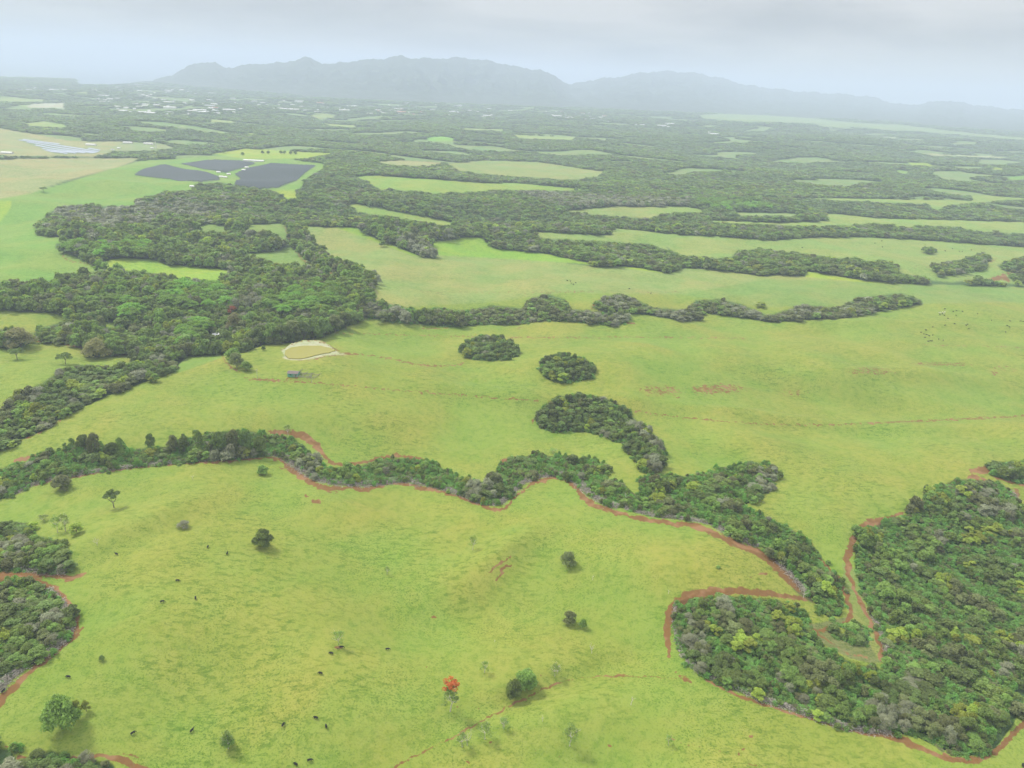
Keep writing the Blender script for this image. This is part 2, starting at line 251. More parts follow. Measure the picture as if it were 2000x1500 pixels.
# bare red earth: strokes (x, y, width) and patches
DIRT = np.zeros((MH, MW), np.float32)
def stroke(pts, a=1.0):
    P = np.array([(p[0]-MX0, p[1]-MY0, p[2]) for p in pts], float)
    for i in range(len(P)-1):
        ax, ay, aw = P[i]; bx, by, bw = P[i+1]; m = max(aw, bw)
        x0 = max(int(min(ax, bx)-m), 0); x1 = min(int(max(ax, bx)+m)+2, MW); y0 = max(int(min(ay, by)-m), 0); y1 = min(int(max(ay, by)+m)+2, MH)
        if x1 <= x0 or y1 <= y0: continue
        X, Y = np.meshgrid(np.arange(x0, x1)+.5, np.arange(y0, y1)+.5)
        dx, dy = bx-ax, by-ay; t = np.clip(((X-ax)*dx+(Y-ay)*dy)/(dx*dx+dy*dy+1e-9), 0, 1)
        # the ground is seen obliquely: a track keeps its width on the ground
        nx, ny = X-ax-t*dx, (Y-ay-t*dy)
        wd = (aw+(bw-aw)*t)*.5
        v = np.clip((wd-np.hypot(nx, ny))/np.maximum(wd*.55, .7)+.25, 0, 1)*a
        DIRT[y0:y1, x0:x1] = np.maximum(DIRT[y0:y1, x0:x1], v)
def spot(x, y, rx, ry, a=1.0):
    x -= MX0; y -= MY0
    x0 = max(int(x-rx*1.5), 0); x1 = min(int(x+rx*1.5)+2, MW); y0 = max(int(y-ry*1.5)-1, 0); y1 = min(int(y+ry*1.5)+3, MH)
    X, Y = np.meshgrid(np.arange(x0, x1)+.5, np.arange(y0, y1)+.5)
    v = np.clip(1.5-1.5*np.sqrt(((X-x)/rx)**2+((Y-y)/ry)**2)+.3, 0, 1)*a
    DIRT[y0:y1, x0:x1] = np.maximum(DIRT[y0:y1, x0:x1], v)
def S(w, pts, a=1.0): stroke([(p[0], p[1], p[2] if len(p) > 2 else w) for p in pts], a)
S(5, [(-60, 975), (0, 960), (60, 948), (140, 931, 6), (200, 921, 6), (270, 912), (350, 905), (420, 902), (480, 898), (530, 893), (550, 900, 7), (566, 915, 11), (592, 934, 14), (622, 950, 13), (645, 955, 9), (690, 952, 7), (705, 957, 10), (740, 950, 9),
      (765, 943, 6), (800, 946, 8), (822, 953, 13), (850, 957, 7), (900, 971, 7), (945, 989, 8), (975, 997, 7), (990, 990, 7), (1010, 967, 4), (1040, 944, 6), (1080, 932, 8), (1105, 937, 6), (1125, 952, 9), (1138, 972, 12), (1165, 988, 10), (1210, 1003, 9), (1250, 1013, 10),
      (1310, 1022, 10), (1355, 1026, 12), (1390, 1040, 14), (1430, 1060, 14), (1480, 1078, 14), (1500, 1090, 18), (1530, 1118, 22), (1552, 1140, 18), (1560, 1152, 10)])
S(3, [(545, 912), (600, 935), (640, 960), (660, 962)], .7)
S(8, [(528, 844), (570, 845, 12), (598, 854, 18), (617, 868, 17), (630, 885, 10), (642, 900, 9), (655, 907, 8), (700, 905, 7), (735, 897, 6), (770, 889, 6), (800, 893, 7), (835, 902, 10), (855, 908, 5)])
S(5, [(975, 915, 9), (982, 902, 8), (995, 896, 6), (1008, 893)])
S(5, [(30, 902), (50, 894, 7), (75, 890), (98, 888)])
S(10, [(1308, 1282, 6), (1304, 1250, 11), (1303, 1220, 14), (1308, 1200, 22), (1322, 1178, 22), (1345, 1162, 18), (1390, 1156, 17), (1440, 1154, 17), (1500, 1159, 13), (1545, 1166, 9), (1575, 1172, 6)])
S(5, [(1380, 1328), (1405, 1340, 7), (1450, 1362, 7), (1530, 1388, 7), (1600, 1408, 7), (1680, 1430, 9), (1740, 1437, 16), (1780, 1453, 14), (1810, 1468, 11), (1860, 1483, 13), (1905, 1485, 17), (1945, 1468, 14), (1975, 1438, 13), (2010, 1402, 13), (2100, 1340, 12)])
S(10, [(1722, 1285, 14), (1722, 1262, 12), (1706, 1228, 9), (1690, 1195, 8), (1672, 1160, 9), (1658, 1120, 12), (1655, 1090, 15), (1664, 1060, 17), (1680, 1032, 18), (1702, 1020, 17), (1735, 1013, 11), (1765, 1003, 6), (1782, 988, 8), (1800, 980, 10), (1812, 972, 6)], .95)
S(6, [(1555, 1045, 5), (1580, 1058), (1600, 1085, 7), (1615, 1108, 9), (1635, 1130, 12), (1650, 1155, 11), (1660, 1185, 10), (1662, 1205, 12), (1652, 1218, 12), (1635, 1225, 8), (1600, 1230, 8)], .9)
S(6, [(1590, 1232), (1620, 1255), (1660, 1277), (1700, 1287)], .55)
S(8, [(1862, 945, 3), (1866, 937, 6), (1876, 934, 4)]); S(8, [(1892, 932), (1905, 931, 10), (1925, 938, 5)]); S(12, [(1898, 920, 8), (1915, 918, 15), (1935, 918, 15), (1942, 928, 12), (1975, 940, 10), (2010, 946, 14), (2100, 960, 14)])
S(10, [(1985, 962, 18), (1980, 980, 14), (1973, 992, 6)], .8)
S(14, [(-60, 1125), (0, 1124, 16), (60, 1122, 15), (100, 1124, 10), (125, 1127, 10), (145, 1128, 7), (163, 1119, 5)]); S(6, [(130, 1135), (150, 1126, 8), (162, 1122, 4)])
S(14, [(40, 1128, 10), (70, 1137, 18), (105, 1152, 18), (132, 1178, 19), (146, 1205, 18), (147, 1228, 16), (138, 1240, 12), (125, 1262, 7), (90, 1290, 9), (65, 1308, 9), (40, 1330, 14), (18, 1352, 18), (-10, 1385, 20), (-60, 1430, 20)])
S(5, [(163, 1225), (150, 1240), (130, 1262)]); S(12, [(38, 1482, 16), (60, 1490, 12), (110, 1482, 8), (170, 1478, 6), (205, 1474, 10), (230, 1482, 16), (262, 1495, 14), (300, 1508, 12)]); S(8, [(10, 1458, 3), (35, 1460, 5)], .7); S(4, [(240, 1472), (270, 1480)], .5)
S(5, [(752, 1510, 7), (800, 1482), (830, 1468, 6), (880, 1442, 5), (910, 1425, 6), (940, 1408, 3), (965, 1395, 6), (1010, 1372, 6), (1050, 1352, 6), (1085, 1337, 6), (1110, 1328, 2), (1150, 1322, 2), (1220, 1320, 5), (1260, 1322, 3), (1330, 1325, 4)], .68)
S(10, [(1328, 1320), (1342, 1328, 11), (1350, 1334, 4)], .8)
S(2.2, [(1290, 1438), (1340, 1452), (1400, 1466), (1440, 1484), (1500, 1500), (1600, 1525)], .6)
S(2.5, [(480, 737), (500, 742), (560, 745), (620, 748), (720, 757), (800, 764), (900, 772), (1000, 779), (1060, 783), (1150, 790), (1200, 797)], .8); S(4, [(505, 740), (545, 743)], .9)
S(2.5, [(1225, 800), (1300, 812), (1400, 822), (1500, 829), (1600, 830), (1700, 827), (1800, 822), (1900, 817), (2000, 812), (2200, 804)], .8); S(3.5, [(1690, 827), (1850, 820), (2000, 813), (2200, 804)], .8)
S(2.2, [(660, 650), (720, 652), (850, 656), (1000, 659), (1120, 659), (1200, 658), (1400, 660), (1460, 661)], .75); S(2, [(1790, 672), (1830, 674), (2000, 678), (2300, 690)], .7)
S(3, [(680, 692), (720, 694), (760, 700), (800, 709), (840, 715), (880, 714), (905, 710)], .8)
S(1.6, [(820, 570), (1000, 571), (1330, 570)], .7); S(1.6, [(980, 571), (1160, 569)], .6)
S(3, [(850, 510), (880, 530), (920, 548), (970, 565)], .16)
S(5, [(1022, 602, 2), (1035, 594, 5), (1050, 584, 4)], .9); S(4, [(1155, 600), (1160, 592, 5), (1168, 586)], .9); S(2, [(870, 608), (930, 608)], .8); S(2.5, [(812, 632), (830, 641), (880, 642)], .8); S(3, [(1226, 632), (1240, 631)], .9)
S(4, [(1345, 600), (1352, 594)], .8); S(2, [(1600, 623), (1660, 620), (1690, 618)], .7)
S(9, [(1935, 548, 10), (1958, 540, 12), (1970, 548, 8)], .9); S(4, [(1958, 540), (1985, 530), (2030, 522)], .8); S(5, [(1930, 515), (1945, 505)], .6)
S(6, zA([(1590, 260), (1610, 330), (1650, 400), (1690, 450), (1780, 495), (1880, 535), (1910, 560), (1900, 640)]), .5)
S(4, zA([(180, 895), (330, 915), (460, 935, 6), (600, 968, 5), (740, 978)]), .9); S(3, zA([(210, 315), (330, 325), (480, 335)]), .6); S(3, zA([(345, 410), (370, 445, 5), (400, 460), (520, 475), (600, 500)]), .6)
S(5, [(0, 838), (60, 830), (120, 820)], 0); S(6, zA([(60, 1480), (180, 1430), (330, 1350)]), .6); S(6, zA([(235, 1340), (260, 1335)]), 1)
S(4, zA([(620, 1195), (700, 1165), (880, 1105), (1060, 1075), (1210, 1010)]), .18)
S(2, zB([(90, 133), (300, 185), (450, 215), (600, 230)]), .5); S(2, zB([(730, 260), (900, 272), (1010, 278), (1130, 300)]), .6); S(3, zB([(1580, 400), (1630, 445)]), .8); S(4, zA([(1240, 985), (1250, 1010), (1290, 1050), (1340, 1080)]), .7)
S(2.5, zq(400, 600, .15, [(990, 560), (1050, 535), (1160, 515), (1300, 500), (1500, 500), (1640, 525), (1720, 562), (1780, 598), (1870, 603), (2000, 610)]), .9); S(2, zq(400, 600, .15, [(1880, 612), (1750, 632), (1590, 638), (1500, 660), (1400, 688), (1200, 700)]), .9)
S(3, zq(400, 600, .15, [(1060, 940), (1200, 930), (1290, 965)]), .6)
for a in [(620, 980, 12, 5), (597, 969, 4, 2), (845, 1205, 9, 2), (1490, 1121, 12, 3), (1466, 1127, 5, 1.5), (1194, 1456, 5, 3), (1092, 1480, 3, 2), (1043, 1463, 2.5, 1.5), (1468, 1437, 4, 3), (1443, 1472, 4, 3), (1450, 1463, 3, 2), (914, 1489, 4, 2), (956, 1449, 4, 2),
          (934, 1384, 2.5, 2), (1095, 1245, 3, 1.2), (1056, 1320, 3, 1.5), (1943, 729, 9, 2), (1325, 777, 6, 2), (1040, 823, 4, 6, .8), (1042, 1095, 3, 2), (1311, 1437, 3, 2), (1318, 1312, 3, 2), (660, 1265, 9, 3), (893, 1379, 4, 1.5), (832, 1304, 3, 1.5), (732, 1326, 2, 1), (255, 1473, 4, 2),
          (1290, 762, 50, 13, .46), (1400, 760, 65, 13, .54), (1550, 768, 30, 9, .36), (1700, 725, 60, 9, .44), (1840, 711, 75, 5, .50), (1960, 720, 35, 8, .3), (1395, 1330, 3, 1), (945, 740, 20, 8, .14), (1230, 725, 14, 8, .14), (1445, 480, 50, 4, .2), (1800, 520, 30, 8, .25),
          (1015, 640, 8, 3, .4), (240, 895, 1, 1), (1815, 480, 8, 2, .2), (590, 738, 30, 6, .25), (575, 738, 24, 4, .35), (1900, 500, 40, 6, .15)]:
    spot(*a)
for p in ([(962, 1112, 3), (972, 1104, 7), (988, 1093, 5), (997, 1086, 2)], [(975, 1125, 3), (980, 1112, 7), (992, 1106, 6), (1000, 1103, 3)], [(968, 1132, 3), (975, 1122, 6), (985, 1117, 3)], [(945, 1128, 1), (968, 1108, 2)]): stroke(p)

def blur(A, n=1):
    for _ in range(n):
        A = (np.roll(A, 1, 0)+2*A+np.roll(A, -1, 0))/4; A = (np.roll(A, 1, 1)+2*A+np.roll(A, -1, 1))/4
    return A
WOODM = blur((LBL == 1).astype(np.float32), 2)
for k in range(3): TINT[..., k] = blur(TINT[..., k], 1)
DIRT = blur(DIRT, 1)
def lookup(A, px, py, default):
    ix = np.floor(px-MX0).astype(int); iy = np.floor(py-MY0).astype(int)
    ok = (ix >= 0) & (ix < MW) & (iy >= 0) & (iy < MH)
    v = A[np.clip(iy, 0, MH-1), np.clip(ix, 0, MW-1)]
    if v.ndim > ok.ndim: return np.where(ok[..., None], v, default)
    return np.where(ok, v, default)
def lookup_smooth(A, px, py, default):
    fx = px-MX0-.5; fy = py-MY0-.5; ix = np.floor(fx).astype(int); iy = np.floor(fy).astype(int); u = fx-ix; v = fy-iy
    ok = (ix >= 1) & (ix < MW-2) & (iy >= 1) & (iy < MH-2); ix = np.clip(ix, 0, MW-2); iy = np.clip(iy, 0, MH-2)
    if A.ndim == 3: u = u[..., None]; v = v[..., None]; ok = ok[..., None]
    r = (A[iy, ix]*(1-u)+A[iy, ix+1]*u)*(1-v)+(A[iy+1, ix]*(1-u)+A[iy+1, ix+1]*u)*v
    return np.where(ok, r, default)

# ------------------------------------------------------------------ mesh helpers
def tag(o, label=None, cat=None, group=None, kind=None):
    if label: o['label'] = label
    if cat: o['category'] = cat
    if group: o['group'] = group
    if kind: o['kind'] = kind
    return o
def raw_mesh(name, verts, faces, mats=(), fmat=None, smooth=False, attrs=None):
    """faces: int array (n,k) of equal size"""
    me = bpy.data.meshes.new(name); verts = np.asarray(verts, np.float32); faces = np.asarray(faces, np.int32)
    n, k = faces.shape
    me.vertices.add(len(verts)); me.vertices.foreach_set('co', verts.ravel())
    me.loops.add(n*k); me.loops.foreach_set('vertex_index', faces.ravel())
    me.polygons.add(n); me.polygons.foreach_set('loop_start', np.arange(n, dtype=np.int32)*k)
    for m in mats: me.materials.append(m)
    if fmat is not None: me.polygons.foreach_set('material_index', np.asarray(fmat, np.int32))
    me.polygons.foreach_set('use_smooth', np.full(n, smooth))
    for an, (tp, dom, val) in (attrs or {}).items():
        a = me.attributes.new(an, tp, dom); val = np.asarray(val, np.float32)
        a.data.foreach_set('color' if tp == 'FLOAT_COLOR' else 'vector' if tp == 'FLOAT_VECTOR' else 'value', val.ravel())
    me.update(calc_edges=True); me.validate()
    return me
def link(name, me, parent=None, loc=None):
    o = bpy.data.objects.new(name, me); C.objects.link(o)
    if parent: o.parent = parent
    if loc is not None: o.location = loc
    return o
def empty(name, loc, rz=0, s=1):
    o = bpy.data.objects.new(name, None); C.objects.link(o); o.location = loc; o.rotation_euler = (0, 0, rz); o.scale = (s, s, s)
    return o
class MB:
    def __init__(s): s.v = []; s.f = []; s.m = []
    def box(s, x0, x1, y0, y1, z0, z1, m=0):
        b = len(s.v); s.v += [(x, y, z) for z in (z0, z1) for y in (y0, y1) for x in (x0, x1)]
        for q in ((0, 2, 3, 1), (4, 5, 7, 6), (0, 1, 5, 4), (2, 6, 7, 3), (0, 4, 6, 2), (1, 3, 7, 5)): s.f.append(tuple(b+i for i in q)); s.m.append(m)
    def quad(s, a, b, c, d, m=0):
        n = len(s.v); s.v += [a, b, c, d]; s.f.append((n, n+1, n+2, n+3)); s.m.append(m)
    def tube(s, p, q, r0, r1, n=5, m=0):
        p = np.array(p, float); q = np.array(q, float); d = q-p; d /= np.linalg.norm(d)+1e-9
        a = np.cross(d, (0, 0, 1) if abs(d[2]) < .9 else (1, 0, 0)); a /= np.linalg.norm(a); b = np.cross(d, a)
        k = len(s.v)
        for c, r in ((p, r0), (q, r1)):
            for i in range(n): t = 2*math.pi*i/n; s.v.append(tuple(c+r*(math.cos(t)*a+math.sin(t)*b)))
        for i in range(n): s.f.append((k+i, k+(i+1) % n, k+n+(i+1) % n, k+n+i)); s.m.append(m)
    def mesh(s, name, mats=(), smooth=False): return raw_mesh(name, s.v, s.f, mats, s.m, smooth)

# ------------------------------------------------------------------ materials
def newmat(name):
    m = bpy.data.materials.new(name); m.use_nodes = True; t = m.node_tree
    return m, t, t.nodes['Principled BSDF'], t.nodes['Material Output']
def nn(t, typ, **k):
    n = t.nodes.new(typ)
    for a, v in k.items(): setattr(n, a, v)
    return n
def mixc(t, fac, a, b, blend='MIX'):
    m = nn(t, 'ShaderNodeMix', data_type='RGBA', blend_type=blend)
    for s, v in ((0, fac), (6, a), (7, b)):
        if hasattr(v, 'links'): t.links.new(v, m.inputs[s])
        else: m.inputs[s].default_value = v if s == 0 else (*v, 1)
    return m.outputs[2]
def math_(t, op, a, b=None, clamp=False):
    m = nn(t, 'ShaderNodeMath', operation=op, use_clamp=clamp)
    for s, v in ((0, a), (1, b)):
        if v is None: continue
        if hasattr(v, 'links'): t.links.new(v, m.inputs[s])
        else: m.inputs[s].default_value = v
    return m.outputs[0]
def ramp(t, src, lo, hi, a=0., b=1.):
    m = nn(t, 'ShaderNodeMapRange', interpolation_type='SMOOTHSTEP')
    t.links.new(src, m.inputs[0])
    for i, v in enumerate((lo, hi, a, b)): m.inputs[i+1].default_value = v
    return m.outputs[0]
def noise(t, vec, wl, detail=4, rough=.55, dist=0):
    n = nn(t, 'ShaderNodeTexNoise'); t.links.new(vec, n.inputs['Vector']); n.inputs['Scale'].default_value = 1/wl
    n.inputs['Detail'].default_value = detail; n.inputs['Roughness'].default_value = rough; n.inputs['Distortion'].default_value = dist
    return n.outputs['Fac']
def plain(name, col, rough=.7, var=.2, wl=3.0, metal=0):
    m, t, b, o = newmat(name); g = nn(t, 'ShaderNodeNewGeometry'); f = noise(t, g.outputs['Position'], wl)
    c = mixc(t, f, tuple(x*(1-var) for x in col), tuple(min(x*(1+var), 1) for x in col)); t.links.new(c, b.inputs['Base Color'])
    b.inputs['Roughness'].default_value = rough; b.inputs['Metallic'].default_value = metal
    return m

def ground_mat():
    m, t, b, o = newmat('pasture'); g = nn(t, 'ShaderNodeNewGeometry'); P = g.outputs['Position']
    at = lambda n: nn(t, 'ShaderNodeAttribute', attribute_name=n)
    tint = at('tint').outputs['Color']; dirt = at('dirt').outputs['Fac']
    big = noise(t, P, 120, 5, .6, .4); mid = noise(t, P, 22, 6, .62); sm = noise(t, P, 4.5, 5, .7); tus = noise(t, P, 1.1, 3, .65)
    c = mixc(t, ramp(t, big, .36, .64, 0, 1), mixc(t, 1, tint, (.86, 1.02, .95), 'MULTIPLY'), mixc(t, 1, tint, (1.07, 1.0, 1.0), 'MULTIPLY'))
    c = mixc(t, ramp(t, mid, .42, .60, 0, .55), c, mixc(t, 1, c, (.80, .93, .75), 'MULTIPLY'))
    c = mixc(t, ramp(t, sm, .47, .62, 0, .8), c, mixc(t, 1, c, (.72, .83, .66), 'MULTIPLY'))
    # rough tussocks and their shadows as darker colour, stronger in patches
    patch = ramp(t, noise(t, P, 75, 3, .6), .42, .62, .35, 1.0)
    tm = math_(t, 'MULTIPLY', ramp(t, tus, .50, .62), patch)
    c = mixc(t, tm, c, mixc(t, 1, c, (.56, .68, .48), 'MULTIPLY'))
    v = nn(t, 'ShaderNodeTexVoronoi'); t.links.new(P, v.inputs['Vector']); v.inputs['Scale'].default_value = 1/2.3
    shadow_dots = ramp(t, v.outputs['Distance'], .08, .22, .55, 0)  # spots of tussock shadow put into the grass colour
    dsel = ramp(t, noise(t, P, 9, 2), .52, .6)
    c = mixc(t, math_(t, 'MULTIPLY', shadow_dots, dsel), c, mixc(t, 1, c, (.42, .62, .35), 'MULTIPLY'))
    # low terracettes trodden along the slopes
    mpg = nn(t, 'ShaderNodeMapping'); mpg.inputs['Scale'].default_value = (.42, 1, 1); mpg.inputs['Rotation'].default_value = (0, 0, .12); t.links.new(P, mpg.inputs[0])
    ter = noise(t, mpg.outputs[0], 3.0, 5, .68, .5)
    c = mixc(t, math_(t, 'MULTIPLY', ramp(t, ter, .50, .60), ramp(t, noise(t, P, 110, 3, .6), .44, .58, .2, 1)), c, mixc(t, 1, c, (.66, .76, .58), 'MULTIPLY'))
    # straw coloured wisps
    c = mixc(t, ramp(t, noise(t, P, 6.5, 5, .75, .6), .60, .75, 0, .5), c, mixc(t, 1, c, (1.2, 1.1, 1.35), 'MULTIPLY'))
    dn = math_(t, 'ADD', dirt, math_(t, 'MULTIPLY', math_(t, 'SUBTRACT', noise(t, P, 4.2, 7, .78), .5), 3.0))
    dmask = math_(t, 'MULTIPLY', ramp(t, dn, .36, .60), ramp(t, dirt, .02, .1))
    dcol = mixc(t, noise(t, P, 7, 5, .7), (.095, .050, .018), (.215, .108, .034))
    dcol = mixc(t, ramp(t, noise(t, P, 2.5, 4, .7), .55, .75, 0, .5), dcol, (.13, .13, .05))
    dcol = mixc(t, ramp(t, noise(t, P, 15, 3, .6), .5, .62, 0, .35), dcol, (.34, .19, .11))
    c = mixc(t, dmask, c, dcol)
    t.links.new(c, b.inputs['Base Color']); b.inputs['Roughness'].default_value = .9; b.inputs['Specular IOR Level'].default_value = .15
    bp = nn(t, 'ShaderNodeBump'); bp.inputs['Strength'].default_value = .55; bp.inputs['Distance'].default_value = .5
    h = math_(t, 'ADD', math_(t, 'MULTIPLY', tus, .8), math_(t, 'MULTIPLY', sm, 1.4))
    t.links.new(h, bp.inputs['Height']); t.links.new(bp.outputs[0], b.inputs['Normal'])
    return m
def leaf_mat(name, dark, light, trans=.4):
    m, t, b, o = newmat(name)
    tone = nn(t, 'ShaderNodeAttribute', attribute_name='tone').outputs['Fac']
    oi = nn(t, 'ShaderNodeObjectInfo').outputs['Random']
    f = math_(t, 'ADD', math_(t, 'MULTIPLY', tone, .75), math_(t, 'MULTIPLY', oi, .3), clamp=True)
    c = mixc(t, f, dark, light)
    hs = nn(t, 'ShaderNodeHueSaturation'); t.links.new(c, hs.inputs['Color'])
    t.links.new(math_(t, 'ADD', math_(t, 'MULTIPLY', oi, .035), .482), hs.inputs['Hue'])
    t.links.new(math_(t, 'ADD', math_(t, 'MULTIPLY', oi, .35), .8), hs.inputs['Value'])
    c = hs.outputs[0]
    t.links.new(c, b.inputs['Base Color']); b.inputs['Roughness'].default_value = .6; b.inputs['Specular IOR Level'].default_value = .25
    if trans:
        tr = nn(t, 'ShaderNodeBsdfTranslucent'); t.links.new(mixc(t, 1, c, (1.2, 1.25, .7), 'MULTIPLY'), tr.inputs[0]); ms = nn(t, 'ShaderNodeMixShader'); ms.inputs[0].default_value = trans
        t.links.new(b.outputs[0], ms.inputs[1]); t.links.new(tr.outputs[0], ms.inputs[2]); t.links.new(ms.outputs[0], o.inputs[0])
    return m
M = dict(
    ground=ground_mat(),
    dark=leaf_mat('dark_leaves', (.065, .098, .030), (.22, .30, .080)),
    mid=leaf_mat('green_leaves', (.088, .135, .035), (.29, .41, .09)),
    hazed=leaf_mat('haze_paled_leaves', (.10, .15, .06), (.24, .33, .13)),  # far foliage lightened in colour to stand in for haze
    vine=leaf_mat('vine_leaves', (.08, .17, .042), (.25, .44, .10)),
    yellow=leaf_mat('yellow_green_leaves', (.17, .22, .03), (.42, .50, .08)),
    albizia=leaf_mat('feathery_leaves', (0.115, 0.212, 0.040), (0.301, 0.497, 0.088)),
    grey=leaf_mat('grey_twigs', (.10, .115, .055), (.27, .285, .165), 0),
    bamboo=leaf_mat('bamboo_leaves', (.12, .14, .05), (.38, .36, .13)),
    red=leaf_mat('red_flowers', (.22, .05, .03), (.35, .09, .05)),
    orange=leaf_mat('orange_flowers', (.42, .10, .03), (.66, .20, .05)),
    olive=leaf_mat('olive_leaves', (.09, .11, .045), (.27, .30, .115)),
    bark=plain('bark', (.14, .115, .09), .9, .3, .6), palebark=plain('pale_bark', (.48, .44, .37), .9, .2, .4),
    brush=leaf_mat('dead_wood', (.14, .11, .09), (.42, .38, .32), 0),
    cow=plain('black_hide', (.006, .006, .006), 1, .3, .5), browncow=plain('brown_hide', (.13, .06, .03), .6, .3, .5), whitecow=plain('cream_hide', (.6, .57, .5), .6, .1, .5),
    panel=plain('solar_glass', (.022, .036, .036), .7, .2, 4), panel2=plain('pale_panel_glass', (.30, .34, .40), .3, .2, 6), metal=plain('grey_metal', (.42, .44, .45), .45, .15, 3),
    roofw=plain('white_roof', (.58, .57, .54), .6, .08, 8), roofr=plain('terracotta_roof', (.45, .17, .10), .8, .15, 8), roofg=plain('grey_roof', (.34, .35, .36), .7, .15, 8), wall=plain('cream_wall', (.62, .6, .54), .8, .1, 4),
    green=plain('green_wall', (.10, .34, .22), .6, .12, 2), tin=plain('old_tin_roof', (.15, .12, .11), .95, .35, 1.5), darkhole=plain('dark_doorway', (.03, .03, .03), .9), post=plain('grey_post', (.34, .32, .28), .9, .2, 1),
    plank=plain('weathered_planks', (.25, .22, .19), .9, .4, .8))

# ------------------------------------------------------------------ ground sheet: rows of equal viewing angle, so near ground is fine and far ground coarse
az = np.radians(np.concatenate([np.linspace(-180, -46, 28)[:-1], np.linspace(-46, 46, 1500), np.linspace(46, 180, 28)[1:]]))
dip = np.radians(np.concatenate([np.linspace(89.5, 58, 14)[:-1], np.linspace(58, 1.25, 1060)]))
rad = CAM_H/np.tan(dip); far = np.array([14500, 17000, 22000, 30000, 45000]); rad = np.concatenate([rad, far])
rr, aa = np.meshgrid(rad, az, indexing='ij')
gx = rr*np.sin(aa); gy = rr*np.cos(aa); gz = ground_z(gx, gy)
px, py, dep = project(gx, gy, gz); infr = (dep > 0)
px = np.where(infr, px, -9999)
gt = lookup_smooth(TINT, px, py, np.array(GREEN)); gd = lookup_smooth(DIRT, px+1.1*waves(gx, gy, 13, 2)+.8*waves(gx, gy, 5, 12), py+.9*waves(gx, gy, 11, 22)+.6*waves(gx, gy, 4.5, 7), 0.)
def hollow(x, y):
    r = 1.5*waves(x, y, 120, 11)
    for bx, by, rx, ry, h, a in BUMPS:
        u = ((x-bx)*math.cos(a)+(y-by)*math.sin(a))/rx; v = (-(x-bx)*math.sin(a)+(y-by)*math.cos(a))/ry
        r = r+h*.38*np.exp(-(u*u+v*v))
    return np.clip(r/3.2, -1, 1)*np.clip(1.6-np.hypot(x, y)/1100, 0, 1)
hl = hollow(gx, gy)[..., None]
gt = gt*(1+hl*np.array([.085, .02, .07]))
def far_open(x, y):
    n = waves(x*.55, y, 260, 30, 8)+.7*waves(x*.6, y, 620, 8, 8)
    return np.clip((n-.62)*3, 0, 1)*np.clip((np.hypot(x, y)-2300)/700, 0, 1)
fo_ = far_open(gx, gy)*(lookup(LBL, px, py, 0) == 1)
gt = gt*(1-fo_[..., None])+np.array([.185, .235, .085])*fo_[..., None]
woodg = lookup(WOODM, px, py, 0.)
# coast: the land ends beyond the town on the left
COAST_PX = np.array([-4000, 0, 145, 150, 210, 290, 400, 700, 4000.]); COAST_PY = np.array([150, 148, 152, 163, 164, 160, 158, 150, 120.])
yl = np.interp(px, COAST_PX, COAST_PY); seam = infr & (py < yl) & (gx < 0) & (px > -4000)
gz = np.where(seam, -40.0, gz); gz[rr > 14000] = -40.0
gz = gz - woodg*1.2
PM_ = np.zeros((MH, MW), np.float32); _r = poly_mask(POND, None); PM_[_r[0]][_r[1]] = 1; PM_ = np.clip(blur(PM_, 4)*1.9, 0, 1)
_g = ground(np.array([p[0] for p in POND]), np.array([p[1] for p in POND]))[2]; POND_Z = float(np.median(_g))
pm_ = lookup_smooth(PM_, px, py, 0.); gz = gz*(1-pm_)+(POND_Z-.9)*pm_
ni, nj = rr.shape
idx = np.arange(ni*nj).reshape(ni, nj)
fc = np.stack([idx[:-1, :-1], idx[:-1, 1:], idx[1:, 1:], idx[1:, :-1]], -1).reshape(-1, 4)[:, ::-1]
gv = np.stack([gx, gy, gz], -1).reshape(-1, 3)
ci = len(gv); gv = np.vstack([gv, [[0, 0, float(ground_z(np.array(0.), np.array(0.)))]]])
cap = np.stack([np.full(nj-1, ci), idx[0, :-1], idx[0, 1:], idx[0, 1:]], -1)
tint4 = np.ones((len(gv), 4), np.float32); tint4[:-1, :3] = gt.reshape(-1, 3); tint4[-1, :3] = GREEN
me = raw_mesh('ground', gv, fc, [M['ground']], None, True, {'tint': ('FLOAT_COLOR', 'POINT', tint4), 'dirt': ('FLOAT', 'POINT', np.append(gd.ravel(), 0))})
tag(link('ground', me), 'green cattle pasture with red dirt tracks running to a far coastal plain', kind='structure')

# sea and ponds
def water_mat(name, base, rough, spec=1.0, wl=20):
    m, t, b, o = newmat(name); g = nn(t, 'ShaderNodeNewGeometry'); b.inputs['Base Color'].default_value = (*base, 1); b.inputs['Roughness'].default_value = rough
    b.inputs['IOR'].default_value = 1.33; b.inputs['Specular IOR Level'].default_value = spec
    bp = nn(t, 'ShaderNodeBump'); bp.inputs['Strength'].default_value = .15; bp.inputs['Distance'].default_value = .05
    t.links.new(noise(t, g.outputs['Position'], wl), bp.inputs['Height']); t.links.new(bp.outputs[0], b.inputs['Normal'])
    return m
sv = [(45000*math.sin(a), 45000*math.cos(a), -34.0) for a in np.linspace(0, 2*math.pi, 64, endpoint=False)]
me = bpy.data.meshes.new('sea'); me.from_pydata(sv, [], [tuple(range(63, -1, -1))]); me.materials.append(water_mat('sea_water', (.10, .16, .20), .3))
tag(link('sea', me), 'pale sea beyond the town on the far left', kind='structure')
